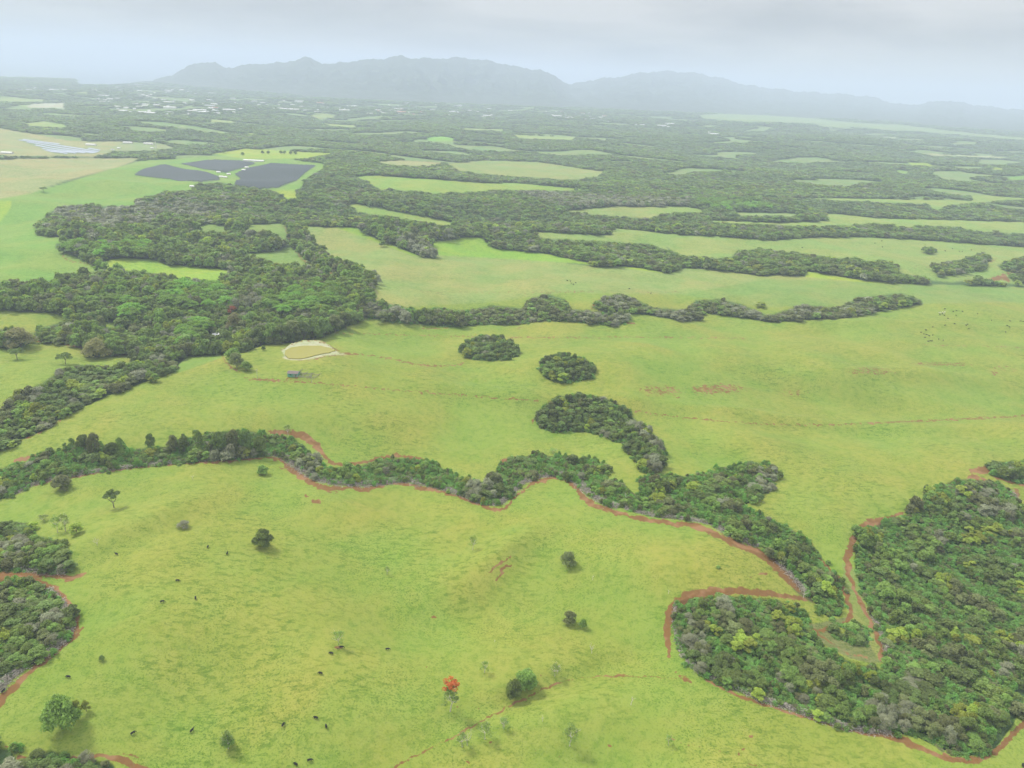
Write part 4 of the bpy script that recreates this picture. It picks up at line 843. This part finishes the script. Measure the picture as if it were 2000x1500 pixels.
solo(1027, 1342, 36, 42, 'bush', 'large green bush, upper of the joined pair above the grassy track', 'bush')
solo(1003, 1360, 34, 36, 'bush', 'pale green bush, lower of the joined pair above the grassy track', 'bush', vi=1)
solo(663, 1262, 33, 24, 'sparse', 'small tree with a pale trunk and black cows at its foot')
solo(946, 1314, 24, 18, 'sparse', 'sparse pale tree up the slope right of the orange flowering tree', vi=1)
solo(1084, 1321, 26, 22, 'sparse', 'ghostly pale thin tree right of the large green bush')
solo(903, 1459, 30, 24, 'sparse', 'pale branched thin tree below the track, leftmost of three', vi=1)
solo(947, 1444, 32, 28, 'sparse', 'thin tree with spreading pale limbs, middle of three below the track')
solo(984, 1424, 24, 20, 'sparse', 'small thin tree, rightmost of three below the track', vi=1)
solo(1112, 1457, 42, 32, 'sparse', 'white limbed tree with dark sparse leaves at the bottom of the pasture')
solo(1305, 1456, 20, 15, 'sparse', 'small grey thin tree on the lower right pasture', vi=1)
solo(446, 1462, 34, 27, 'sparse', 'feathery dark shrub on the lower left pasture', 'shrub', 'thin_shrub', 0)
solo(446, 1461, 26, 22, 'dome', 'dark leafy low bush at the foot of the feathery shrub', 'bush', 'low_bush', 2)
solo(122, 1425, 58, 54, 'dome', 'big dark rounded tree with cows beside it in the lower left')
solo(150, 1402, 30, 20, 'yellow', 'bright yellow green tree growing against the big dark rounded tree')
solo(169, 1389, 18, 15, 'yellow', 'small yellow green sapling right of the big dark rounded tree', vi=1)
solo(1079, 884, 10, 18, 'sparse', 'low thin shrub between the crescent clump and the ravine', 'shrub', 'thin_shrub')
solo(563, 852, 25, 16, 'sparse', 'slender tree on the red dirt bank at the top of the ravine')
solo(1403, 1109, 5, 9, 'dome', 'tiny dark shrub on the right of the lower pasture', 'shrub', 'low_shrub')
solo(199, 1290, 10, 10, 'mid', 'tiny green sapling below the curved wood')
solo(456, 706, 28, 30, 'dome', 'dark tree at the corner of the woodland left of the pond')
solo(462, 718, 30, 28, 'olivedome', 'round grey green tree just below the one at the woodland corner', vi=1)
solo(482, 724, 20, 22, 'dome', 'small dark round tree beside the dirt path left of the pond', vi=1)
solo(34, 702, 20, 26, 'umbrella', 'small dark tree, left of two in the far left pasture')
solo(128, 711, 20, 26, 'umbrella', 'small umbrella shaped tree, right of two in the far left pasture', vi=1)
solo(190, 699, 38, 48, 'bamboo', 'big pale bamboo clump beside the red lane on the left')
solo(38, 678, 36, 52, 'bamboo', 'wide green bamboo clump at the far left edge', vi=1)
solo(460, 647, 36, 36, 'bamboo', 'golden yellow bamboo clump rising in the woodland left of the pond', vi=1)
solo(1813, 496, 13, 17, 'dome', 'dark round bush alone in the upper right pasture', 'bush', 'round_bush')
solo(85, 375, 8, 13, 'umbrella', 'lone tree in the big far left field')
solo(281, 310, 8, 16, 'dome', 'dark tree at the top edge of the field left of the solar panels')
solo(515, 685, 10, 8, 'bush', 'small bush left of the pond', 'bush')
solo(742, 634, 9, 14, 'sparse', 'small pale shrub below the left end of the hedge', 'shrub', 'thin_shrub')
solo(1098, 745, 20, 26, 'yellow', 'yellow green tree at the near edge of the smaller rounded clump')
solo(1275, 882, 20, 26, 'yellow', 'yellow green tree at the lower end of the crescent clump', vi=1)
for k_, (a, b, c_, d_) in enumerate([(1485, 600, 9, 20), (1723, 606, 12, 17), (1759, 601, 12, 16), (1660, 617, 12, 20), (1608, 617, 14, 18)]):
    solo(a, b, c_+3, d_, 'yellow', 'bright yellow green tree in the right hand hedge, %s' % ['at its dip', 'below its highest end', 'closest to its right tip', 'in its thin middle', 'standing at its left middle'][k_], vi=k_)
for k_, (a, b) in enumerate([(437, 299), (513, 301), (524, 301), (549, 301), (556, 301), (568, 302), (577, 302), (474, 304)]):
    solo(a, b, 6, 7, 'dome', 'small dark tree in the yellow field beyond the solar panels', vi=k_)['group'] = 'trees in the yellow field'
# tall trees standing out of the ravine
for k_, (a, b, hh, ww) in enumerate([(98, 888, 14, 16), (143, 880, 24, 14), (165, 885, 34, 24), (186, 890, 40, 26), (220, 892, 28, 24), (236, 885, 28, 16), (296, 880, 32, 18), (340, 886, 34, 22), (360, 884, 30, 22), (389, 880, 40, 20), (430, 888, 44, 30), (456, 885, 44, 28), (482, 883, 44, 30), (510, 890, 40, 26)]):
    solo(a, b, hh, ww, ('dark', 'mid', 'dark', 'olive')[k_ % 4], '%s tree above the vines of the left ravine, %s' % (('dark', 'green', 'dark', 'dull green')[k_ % 4],
        ['at its far end', 'beside the field', 'with a narrow top', 'tallest on the left', 'with a leaning crown', 'right of the tall pair', 'standing apart', 'left of the short pair', 'right of the short pair', 'slender and alone', 'first of the dense row', 'second of the dense row', 'third of the dense row', 'next to the dirt bank'][k_]), vi=k_)['group'] = 'tall trees along the ravine'
for k_, (a, b, hh, ww) in enumerate([(508, 671, 36, 36), (531, 671, 42, 34), (552, 671, 38, 34), (572, 669, 44, 36), (592, 667, 40, 34), (612, 663, 42, 34), (633, 658, 38, 34), (655, 650, 36, 32), (676, 643, 34, 30), (440, 676, 34, 34)]):
    solo(a, b, hh, ww, ('dark', 'mid', 'dark', 'olive')[k_ % 4], '%s bank tree along the woodland edge behind the pond, %s' % (('dark', 'green', 'dark', 'olive')[k_ % 4],
        ['above the small bush', 'second from the small bush', 'above the pond corner', 'tallest over the pond', 'above the pond middle', 'over the far pond bank', 'over the pond tail', 'right of the pond', 'nearest the hedge', 'left of the path trees'][k_]), vi=k_)['group'] = 'tall trees behind the pond'
# dead trees
def dead(px_, py_, hpx, wpx, label, seed, depth=3, bark='palebark', fk=4):
    loc, h, w = put(px_, py_, hpx, wpx); h = max(h, 2.5)
    mb = trunk_mb(seed, h, w, max(.10, h*.02), fk, .3, depth); o = link('dead_tree', mb.mesh('dead_tree', [M[bark]], True), None, loc)
    tag(o, label, 'dead tree')
dead(1156, 1276, 20, 13, 'small bleached dead tree below the pair of dark trees', 1, 4, fk=6)
dead(1232, 1377, 24, 10, 'slim bleached dead tree below the grassy track', 2)
dead(1060, 1409, 14, 6, 'short white dead stem left of the white limbed tree', 3)
dead(377, 936, 14, 7, 'thin grey dead tree below the ravine on the left', 4)
dead(1157, 1133, 16, 5, 'bleached dead stick tree below the bronze green tree', 5, 2)
dead(1305, 1160, 14, 6, 'pale dead stem left of the red bare ground', 6, 2)
dead(984, 1424, 22, 22, 'ashen leafless tree behind the rightmost thin tree below the track', 7, 4, fk=6)
dead(913, 1456, 28, 26, 'leafless ashen tree beside the leftmost thin tree below the track', 8, 4, fk=6)
dead(1088, 1316, 22, 22, 'bleached leafless crown beside the ghostly thin tree', 9, 4, fk=6)
dead(966, 1254, 10, 4, 'white dead stick up the slope from the sparse pale tree', 10, 2)
dead(375, 640, 24, 30, 'white leafless tree among the bright green umbrella crowns', 11, 4, fk=6)
dead(1569, 1168, 26, 22, 'white dead tree leaning over the dark gully by the right track', 12, 4, fk=5)
dead(1223, 978, 20, 12, 'pale dead tree at the edge of the ravine', 13, 3)
dead(1098, 928, 16, 14, 'grey dead snag on the brush pile at the ravine', 14, 3)
dead(190, 1065, 16, 16, 'faint bleached shrub right of the upper left wood', 15, 4, fk=6)
# orange flowering tree
loc, h, w = put(879, 1389, 52, 30)
ft = empty('flowering_tree', loc); tag(ft, 'tall tree with a dome of bright orange flowers and a pale trunk', 'tree')
v, t = crown(91, Rr=w, H=h, base=.12, nl=14, nleaf=900, s=.32, lobe=(.26, .4)); link('crown', foliage_mesh('crown', v, t, M['dark']), ft)
v, t = crown(92, Rr=w*1.05, H=h*1.12, base=.72, nl=14, nleaf=1500, s=.28, flat=.79, lobe=(.26, .36)); link('blossom', foliage_mesh('blossom', v, t, M['orange']), ft)
link('trunk', trunk_mb(93, h, w, .32, 5, .35, 3).mesh('trunk', [M['palebark']], True), ft)
loc, h, w = put(455, 622, 16, 18); rt = empty('red_tree', (loc[0], loc[1], loc[2]+4)); tag(rt, 'small rusty red crown showing behind the golden bamboo clump', 'tree')
v, t = crown(95, Rr=w, H=h+3, base=.4, nl=8, nleaf=600, s=.5); link('crown', foliage_mesh('crown', v, t, M['red']), rt); link('trunk', trunk_mb(95, h, w, .25, 4, .3, 2).mesh('trunk', [M['bark']], True), rt)
# palms in the woodland
def palm(px_, py_, hpx, label, seed, first=[]):
    loc, h, w = put(px_, py_, hpx, hpx*.6); r = empty('palm_tree', loc, seed*1.3); tag(r, label, 'palm', 'palms in the left woodland')
    if not first:
        mb = MB(); p = (0, 0, 0)
        for i in range(6): q = (.12*i*i*.2, 0, (i+1)*11/6); mb.tube(p, q, .28-.02*i, .26-.02*i, 6); p = q
        lv = MB(); rg = random.Random(3)
        for i in range(18):
            a = i*2.399; el = .9-.075*i; ln = rg.uniform(3.2, 4.2); pr = np.array(p)
            for j in range(5):
                dr = np.array([math.cos(a)*math.cos(el), math.sin(a)*math.cos(el), math.sin(el)]); nx = pr+dr*ln/5; sd = np.array([-math.sin(a), math.cos(a), 0])*(.55-.08*abs(j-1.5))
                lv.quad(tuple(pr-sd+[0, 0, -.18]), tuple(pr), tuple(nx), tuple(nx-sd+[0, 0, -.18])); lv.quad(tuple(pr), tuple(pr+sd+[0, 0, -.18]), tuple(nx+sd+[0, 0, -.18]), tuple(nx)); pr = nx; el -= .33
        first += [mb.mesh('palm_trunk', [M['palebark']], True), raw_mesh('palm_fronds', lv.v, lv.f, [M['mid']], None, False, {'tone': ('FLOAT', 'POINT', np.full(len(lv.v), .6))})]
    link('trunk', first[0], r); link('fronds', first[1], r); s_ = h/11*1.1; r.scale = (s_, s_, s_)
palm(352, 682, 24, 'tall palm at the near edge of the left woodland, left of two', 1); palm(368, 684, 26, 'tall palm at the near edge of the left woodland, right of two', 2)

# ------------------------------------------------------------------ cattle
def cow_mesh(name, graze, lying=False):
    """one continuous surface grown over a joint skeleton, metres, head toward +X"""
    V = []; E = []; Rd = []
    def add(p, r, par=None):
        V.append(p); Rd.append(r)
        if par is not None: E.append((par, len(V)-1))
        return len(V)-1
    zb = 1.12
    c = add((0, 0, zb), (.42, .40)); ch = add((.55, 0, zb-.02), (.40, .36), c); sh = add((.82, 0, zb+.08), (.30, .26), ch); rp = add((-.55, 0, zb+.02), (.40, .36), c); hip = add((-.88, 0, zb+.06), (.30, .28), rp)
    if graze: n1 = add((1.08, 0, zb-.12), (.20, .17), sh); n2 = add((1.30, 0, .62), (.15, .13), n1); h1 = add((1.42, 0, .42), (.13, .12), n2); h2 = add((1.52, .02, .16), (.08, .075), h1)
    else: n1 = add((1.08, 0, zb+.22), (.20, .17), sh); n2 = add((1.28, 0, zb+.36), (.15, .13), n1); h1 = add((1.46, 0, zb+.34), (.14, .13), n2); h2 = add((1.74, .02, zb+.16), (.08, .08), h1)
    for s_ in (-1, 1):
        k = add((.62, .22*s_, .80), (.15, .15), ch); k2 = add((.64, .23*s_, .46), (.085, .085), k); k3 = add((.62, .23*s_, .10), (.055, .055), k2); add((.67, .23*s_, .0), (.065, .06), k3)
        k = add((-.76, .22*s_, .82), (.19, .16), rp); k2 = add((-.66, .23*s_, .58), (.11, .10), k); k3 = add((-.86, .23*s_, .42), (.07, .07), k2); k4 = add((-.80, .23*s_, .10), (.055, .055), k3); add((-.74, .23*s_, .0), (.065, .06), k4)
        e = add((V[h1][0]-.04, .20*s_, V[h1][2]+.08), (.04, .03), h1)
    t = add((-1.10, 0, zb+.05), (.05, .05), hip); t2 = add((-1.14, .02, .75), (.03, .03), t); add((-1.12, .03, .42), (.05, .05), t2)
    me = bpy.data.meshes.new(name); me.from_pydata(V, E, []); o = bpy.data.objects.new(name, me); C.objects.link(o)
    sk = o.modifiers.new('skin', 'SKIN'); me.skin_vertices[0].data[0].use_root = True
    for i, r in enumerate(Rd): me.skin_vertices[0].data[i].radius = r
    sk.use_smooth_shade = True; sb = o.modifiers.new('sub', 'SUBSURF'); sb.levels = 1; sb.render_levels = 1
    bpy.context.view_layer.update(); ev = o.evaluated_get(bpy.context.evaluated_depsgraph_get()); m2 = bpy.data.meshes.new_from_object(ev); m2.name = name
    bpy.data.objects.remove(o); return m2
COW = {}
for c_ in ('cow', 'browncow', 'whitecow'):
    for g_ in (0, 1):
        if c_ == 'cow': m_ = cow_mesh('cow_body', bool(g_))
        else: m_ = COW['cow', g_].copy()
        m_.materials.clear(); m_.materials.append(M[c_]); COW[c_, g_] = m_
def cow(px_, py_, ang, label, group, g=1, col='cow', s=1.0):
    x_, y_, z_ = (float(v) for v in ground(px_, py_)); o = link('cow', COW[col, g], None, (x_, y_, z_)); o.rotation_euler = (0, 0, R(ang)); o.scale = (s, s, s); tag(o, label, 'cow', group)
NC = [(228, 1084, 160, 'black cow alone right of the upper left wood'), (406, 1070, 95, 'black cow facing away, left of the pair above mid left'), (444, 1083, 95, 'black cow facing away, right of the pair above mid left'), (347, 1136, 5, 'black cow standing sideways, topmost of the loose group of three'),
      (317, 1177, 20, 'black cow grazing, lower left of the loose group of three'), (382, 1170, 110, 'black cow turned away, right of the loose group of three'), (134, 1324, 175, 'black cow between the curved wood and the big dark tree'),
      (118, 1368, 180, 'black cow above the big dark rounded tree'), (115, 1375, 80, 'black cow tucked behind the big dark rounded tree'), (93, 1391, 40, 'black cow left of the big dark rounded tree'), (260, 1434, 50, 'black cow alone on the lower left slope'),
      (375, 1429, 70, 'black cow left of the feathery dark shrub'), (667, 1266, 5, 'black cow lying at the foot of the pale trunked tree'), (647, 1278, 170, 'black cow just below the pale trunked tree'), (757, 1270, 10, 'black cow grazing right of the pale trunked tree'),
      (626, 1317, 170, 'black cow alone below the pale trunked tree'), (617, 1404, 170, 'black cow, top of the group of three low in the pasture'), (553, 1418, 80, 'black cow, left of the group of three low in the pasture'), (637, 1421, 110, 'black cow, right of the group of three low in the pasture'),
      (605, 1487, 15, 'black cow at the bottom edge, right of two'), (578, 1495, 150, 'black cow at the bottom edge, left of two'), (65, 1299, 50, 'black cow beside the brush on the red track'), (7, 1352, 85, 'black cow on the red track at the left edge'), (120, 1253, 10, 'black cow against the brush at the curved wood'),
      (1997, 1497, 60, 'black cow at the bottom right corner')]
for a in NC: cow(a[0], a[1], a[2], a[3], 'cows in the lower pasture', 1 if (a[0] % 3) else 0, s=1.12)
cow(661, 1268, 200, 'reddish brown calf lying under the pale trunked tree', 'cows in the lower pasture', 0, 'browncow', .8)
rg = random.Random(9)
for a, b in [(1558, 724), (1545, 752), (1530, 757), (1605, 738), (1622, 735), (1656, 738), (1620, 760), (1740, 750), (1575, 777), (1560, 792), (1558, 815), (1612, 807), (1675, 815), (1683, 810), (1690, 836), (1818, 787), (1920, 792), (1905, 818), (1918, 825), (1897, 853), (1980, 792),
             (1995, 795), (1490, 824), (1452, 842), (1425, 855), (1440, 864), (1455, 868), (1470, 875), (1490, 870), (1447, 883), (1465, 905), (1478, 903), (1487, 903), (1523, 893), (1548, 900), (1555, 760)]:
    cow(1300+a*.35, 350+b*.35+1, rg.uniform(0, 360), 'black cow in the scattered herd on the right hand slope', 'herd on the right hand slope', rg.randint(0, 1), s=1.15)
for a, b in [(1545, 745), (1535, 749), (1552, 750), (1526, 748), (1557, 745)]:
    cow(1300+a*.35, 350+b*.35, rg.uniform(0, 360), 'pale cow in the tight cluster within the right hand herd', 'pale cattle of the right hand herd', 0, 'whitecow', 1.1)
for a, b in [(1308, 566), (1325, 570), (1330, 582), (1355, 579), (1342, 587), (1655, 612), (1775, 637)]:
    cow(650+a*.35, 350+b*.35+1, rg.uniform(0, 360), 'black cow in the tan field above the hedge', 'cows in the tan field', rg.randint(0, 1), s=1.3)
for a, b in [(762, 382), (1168, 357), (1205, 344), (1640, 402), (1655, 403), (1600, 387), (1705, 395), (1560, 400), (1210, 378)]:
    cow(1300+a*.35, 350+b*.35+1, rg.uniform(0, 360), 'distant black cow in the upper right pasture', 'cows in the upper right pasture', 0, s=1.4)

# ------------------------------------------------------------------ farm buildings by the pond
def shed():
    x_, y_, z_ = (float(v) for v in ground(574, 733)); r = empty('green_shed', (x_, y_, z_), -.05); tag(r, 'small green walled shed with a rusty roof below the pond', 'shed')
    w, dp, h = 5.2, 3.6, 3.3
    mb = MB(); mb.box(-w, w, -dp, dp, -.5, h); link('wall', mb.mesh('wall', [M['green']]), r)
    mb = MB(); mb.quad((-w-.5, -dp-.6, h-.1), (w+.5, -dp-.6, h-.1), (w+.5, 0, h+1.3), (-w-.5, 0, h+1.3)); mb.quad((w+.5, dp+.6, h-.1), (-w-.5, dp+.6, h-.1), (-w-.5, 0, h+1.3), (w+.5, 0, h+1.3))
    mb.quad((-w-.5, -dp-.6, h-.25), (-w-.5, dp+.6, h-.25), (-w-.5, 0, h+1.1), (-w-.5, 0, h+1.3)); link('roof', mb.mesh('roof', [M['tin']]), r)
    mb = MB(); mb.box(w*.45, w*.78, -dp-.06, -dp+.02, 0, 2.3); link('door', mb.mesh('door', [M['darkhole']]), r)
    mb = MB(); mb.box(-w*.6, -w*.2, -dp-.05, -dp+.02, 1.2, 2.3); link('window', mb.mesh('window', [M['darkhole']]), r)
    # stockyard with rails
    x2, y2, z2 = (float(v) for v in ground(597, 732)); r = empty('stockyard', (x2, y2, z2), -.04); tag(r, 'weathered wooden stockyard beside the green shed', 'stockyard')
    ps = [(-10.5, -7), (11, -9), (16, 9), (-7, 11)]; rails = MB(); posts = []
    segs = [(ps[i], ps[(i+1) % 4]) for i in range(4)]+[((-2, -8), (1, 10)), ((5, -8.5), (8, 9.5)), ((-9, 2), (13, 0))]
    for (a, b) in segs:
        a = np.array(a); b = np.array(b); L_ = np.linalg.norm(b-a); n = max(2, int(L_/3.2))
        for i in range(n+1):
            p = a+(b-a)*i/n; pm = MB(); pm.box(p[0]-.13, p[0]+.13, p[1]-.13, p[1]+.13, -.6, 1.7); posts.append(pm.mesh('post', [M['plank']]))
        for hgt in (.5, 1.0, 1.5): rails.tube((*a, hgt), (*b, hgt), .10, .10, 4)
    for pm in posts: link('post', pm, r)
    link('rails', rails.mesh('rails', [M['plank']]), r)
    rg = random.Random(4); db = MB()
    for i in range(160):
        a = rg.uniform(-9, 14); b = rg.uniform(-7, 8); t_ = rg.uniform(0, 3.14); l_ = rg.uniform(.5, 1.8); db.tube((a, b, .1+rg.random()*.4), (a+l_*math.cos(t_), b+l_*math.sin(t_), .1+rg.random()*.7), .10, .08, 4)
    o = link('old_timber', db.mesh('old_timber', [M['plank']]), None, (x2, y2, z2)); tag(o, 'heap of grey old timber and rubble inside the stockyard', kind='stuff')
shed()
for k_, (a, b, hh, cr_) in enumerate([(503, 741, 19, 1), (609, 748, 20, 0)]):
    loc, h, w = put(a, b, hh, 1); r = empty('utility_pole', loc, .4); tag(r, ['grey utility pole with a crossarm left of the green shed', 'slim dark pole in front of the stockyard'][k_], 'pole')
    h = hh*math.dist(loc, (0, 0, CAM_H))/FPX/.95; mb = MB(); mb.tube((0, 0, -1), (0, 0, h), .22, .16, 6); link('pole', mb.mesh('pole', [M['post']], True), r)
    mb = MB(); mb.box(-1.5, 1.5, -.1, .1, h-1.0, h-.7); link('crossarm', mb.mesh('crossarm', [M['post']]), r)
x_, y_, z_ = (float(v) for v in ground(427, 658)); r = empty('cottage', (x_, y_, z_), .1); tag(r, 'small house with a pale metal roof half hidden in the woodland', 'house')
mb = MB(); mb.box(-6, 6, -4, 4, -.5, 3.6); link('wall', mb.mesh('wall', [M['wall']]), r); mb = MB(); mb.quad((-6.5, -4.8, 3.5), (6.5, -4.8, 3.5), (6.5, 0, 5.6), (-6.5, 0, 5.6)); mb.quad((6.5, 4.8, 3.5), (-6.5, 4.8, 3.5), (-6.5, 0, 5.6), (6.5, 0, 5.6)); link('roof', mb.mesh('roof', [M['roofw']]), r)

# ------------------------------------------------------------------ solar farm: each row of panels is a thing
def inside(P, x_, y_):
    c = False; n = len(P)
    for i in range(n):
        ax, ay = P[i]; bx, by = P[(i+1) % n]
        if (ay > y_) != (by > y_) and x_ < (bx-ax)*(y_-ay)/(by-ay)+ax: c = not c
    return c
def rows(poly, ang, gap, label, group, mat, width=5.0):
    gx_, gy_, _ = ground(np.array([p[0] for p in poly]), np.array([p[1] for p in poly])); P = list(zip(gx_.tolist(), gy_.tolist()))
    ca, sa = math.cos(ang), math.sin(ang); U = [(x_*ca+y_*sa, -x_*sa+y_*ca) for x_, y_ in P]
    v = min(q[1] for q in U)+gap*.6; vm = max(q[1] for q in U); n = 0
    while v < vm:
        xs = []
        for i in range(len(U)):
            (a0, b0), (a1, b1) = U[i], U[(i+1) % len(U)]
            if (b0 > v) != (b1 > v): xs.append(a0+(a1-a0)*(v-b0)/(b1-b0))
        xs.sort(); mb = MB(); ok = False
        for i in range(0, len(xs)-1, 2):
            u0, u1 = xs[i]+3, xs[i+1]-3; step = 12.0; u_ = u0
            while u_ < u1-4:
                e_ = min(u_+step, u1); q = []
                for uu_, vv_, hh_ in ((u_, v-width/2, 1.0), (e_, v-width/2, 1.0), (e_, v+width/2, 2.6), (u_, v+width/2, 2.6)):
                    wx, wy = uu_*ca-vv_*sa, uu_*sa+vv_*ca; q.append((wx, wy, float(ground_z(np.array(wx), np.array(wy)))+hh_))
                b_ = len(mb.v); mb.v += q+[(a, b, c-.12) for a, b, c in q]
                for f in ((0, 1, 2, 3), (4, 7, 6, 5), (0, 4, 5, 1), (1, 5, 6, 2), (2, 6, 7, 3), (3, 7, 4, 0)): mb.f.append(tuple(b_+k for k in f)); mb.m.append(0)
                for pu in (u_+2, e_-2):
                    wx, wy = pu*ca-v*sa, pu*sa+v*ca; gz_ = float(ground_z(np.array(wx), np.array(wy))); mb.tube((wx, wy, gz_-.3), (wx, wy, gz_+1.75), .12, .12, 4, 1)
                ok = True; u_ = e_+.4
        if ok: tag(link('solar_panel_row', mb.mesh('solar_panel_row', [M[mat], M['metal']])), label, 'solar panels', group); n += 1
        v += gap
    return n
n1 = rows(SOLAR['right'], R(62), 9.5, 'row of dark solar panels in the right hand solar field', 'rows of the right solar field', 'panel', 6.0)
n2 = rows(SOLAR['middle'], R(62), 10.5, 'row of dark solar panels in the middle solar field', 'rows of the middle solar field', 'panel', 6.5)
n3 = rows(SOLAR['left'], R(62), 10.5, 'row of dark solar panels in the left solar field', 'rows of the left solar field', 'panel', 6.5)
_a = ground(30., 272.); _b = ground(165., 291.)
n4 = rows(SOLAR_B, math.atan2(float(_b[1]-_a[1]), float(_b[0]-_a[0])), 27, 'long pale panel row beside the buildings on the far left', 'pale panel rows on the far left', 'panel2', 9.0)
print('rows', n1, n2, n3, n4)

# ------------------------------------------------------------------ buildings
def house_mesh(name, w, d_, h, rf, roofmat):
    mb = MB(); mb.box(-w/2, w/2, -d_/2, d_/2, -3, h, 0)
    o_ = .6; e = h-.1
    mb.quad((-w/2-o_, -d_/2-o_, e), (w/2+o_, -d_/2-o_, e), (w/2+o_, 0, h+rf), (-w/2-o_, 0, h+rf), 1); mb.quad((w/2+o_, d_/2+o_, e), (-w/2-o_, d_/2+o_, e), (-w/2-o_, 0, h+rf), (w/2+o_, 0, h+rf), 1)
    for sx in (-1, 1): mb.quad((sx*w/2, -d_/2, h), (sx*w/2, d_/2, h), (sx*w/2, 0, h+rf-.1), (sx*w/2, 0, h+rf-.1), 0)
    return mb.mesh(name, [M['wall'], M[roofmat]])
HM = {(sz, rm): house_mesh('house', *{'small': (17, 12, 4, 3), 'long': (46, 20, 6, 2.5), 'big': (80, 36, 9, 3)}[sz], rm) for sz in ('small', 'long', 'big') for rm in ('roofw', 'roofr', 'roofg')}
def bld(px_, py_, sz, rm, label, group, rz=None, name='house', cat='building', s=1):
    x_, y_, z_ = (float(v) for v in ground(px_, py_)); o = link(name, HM[sz, rm], None, (x_, y_, z_)); o.rotation_euler = (0, 0, rg.uniform(-.5, .5) if rz is None else rz); o.scale = (s, s, s); tag(o, label, cat, group)
for a, b, sz, rm, lb in [(250, 280, 'long', 'roofw', 'white roofed farm building left of the plant yard'), (290, 282, 'long', 'roofw', 'long white roofed building in the middle of the plant yard'), (297, 290, 'small', 'roofw', 'white block with a dark front in the plant yard'),
                         (232, 290, 'small', 'roofw', 'small white building at the left of the plant yard'), (220, 293, 'small', 'roofg', 'small grey building beside the pale panel rows'), (345, 288, 'small', 'roofg', 'small grey roofed building right of the plant yard'),
                         (178, 284, 'long', 'roofw', 'low pale building above the pale panel rows'), (14, 300, 'long', 'roofw', 'long pale roof at the far left edge'), (486, 315, 'long', 'roofw', 'pale roofed substation building between the solar fields'), (505, 316, 'long', 'roofw', 'second pale roof right of the substation between the solar fields'),
                         (482, 328, 'small', 'roofw', 'small white cabin on the lane, upper right of the middle solar field'), (476, 333, 'small', 'roofw', 'small white cabin on the lane beside the right solar field'), (427, 337, 'small', 'roofw', 'small white cabin on the lane below the middle solar field'),
                         (447, 341, 'small', 'roofw', 'small white cabin at the junction of the solar fields'), (432, 346, 'small', 'roofw', 'white cabin at the tip of the left solar field'), (440, 347, 'small', 'roofw', 'white cabin right of the one at the tip of the left solar field'),
                         (375, 365, 'small', 'roofw', 'tiny shed on the green field near the left solar field')]:
    bld(a, b, sz, rm, lb, None, 0.1, 'farm_building', s=.6 if sz == 'small' else .75)
mb = MB()
x_, y_, z_ = (float(v) for v in ground(305, 290)); mb.tube((0, 0, 0), (0, 0, 26), 1.6, 1.2, 8); tag(link('chimney_stack', mb.mesh('chimney_stack', [M['wall']]), None, (x_, y_, z_)), 'thin pale chimney stack in the plant yard', 'chimney stack')
# town
rg = random.Random(21)
def in_px(poly):
    xs = [p[0] for p in poly]; ys = [p[1] for p in poly]
    while True:
        a, b = rg.uniform(min(xs), max(xs)), rg.uniform(min(ys), max(ys))
        if inside(poly, a, b): return a, b
for poly, n, where, grp in [([(180, 178), (330, 172), (420, 182), (480, 200), (470, 222), (360, 226), (230, 222), (190, 205)], 125, 'in the hazy town on the left', 'buildings of the left town'),
                            ([(0, 172), (60, 170), (240, 165), (390, 166), (400, 172), (200, 178), (0, 182)], 26, 'along the far shore beyond the left town', 'buildings along the far shore'),
                            ([(480, 190), (620, 200), (660, 215), (640, 222), (500, 212)], 26, 'between the left town and the central town', 'scattered buildings between the towns'),
                            ([(640, 205), (800, 202), (980, 210), (1040, 222), (1000, 232), (800, 228), (640, 220)], 62, 'in the hazy central town below the mountains', 'buildings of the central town'),
                            ([(1060, 216), (1160, 222), (1240, 234), (1330, 246), (1320, 252), (1200, 242), (1060, 226)], 34, 'in the row of pale roofs right of the central town', 'buildings right of the central town'),
                            ([(1380, 258), (1445, 262), (1440, 267), (1380, 263)], 7, 'in the small far cluster on the right', 'far right cluster of buildings')]:
    for i in range(n):
        a, b = in_px(poly); sz = rg.choices(['small', 'long', 'big'], [.58, .35, .07])[0]; rm = rg.choices(['roofw', 'roofg', 'roofr'], [.82, .12, .06])[0]
        bld(a, b, sz, rm, 'tiny distant %s roofed building %s' % ({'roofw': 'white', 'roofg': 'grey', 'roofr': 'reddish'}[rm], where), grp+', %s roofs' % {'roofw': 'white', 'roofg': 'grey', 'roofr': 'reddish'}[rm], s=.95)

# ------------------------------------------------------------------ haze: one closed box of even air
mb = MB(); mb.box(-46000, 46000, -46000, 46000, -42, HAZE_TOP)
hm = bpy.data.materials.new('haze_air'); hm.use_nodes = True; t = hm.node_tree; t.nodes.clear(); o = t.nodes.new('ShaderNodeOutputMaterial'); pv = t.nodes.new('ShaderNodeVolumePrincipled')
pv.inputs['Color'].default_value = (.66, .755, .92, 1); pv.inputs['Density'].default_value = HAZE_DENSITY; pv.inputs['Anisotropy'].default_value = .0
t.links.new(pv.outputs[0], o.inputs['Volume'])
tag(link('haze', mb.mesh('haze', [hm])), 'thin pale haze filling the air over the plain', kind='stuff')
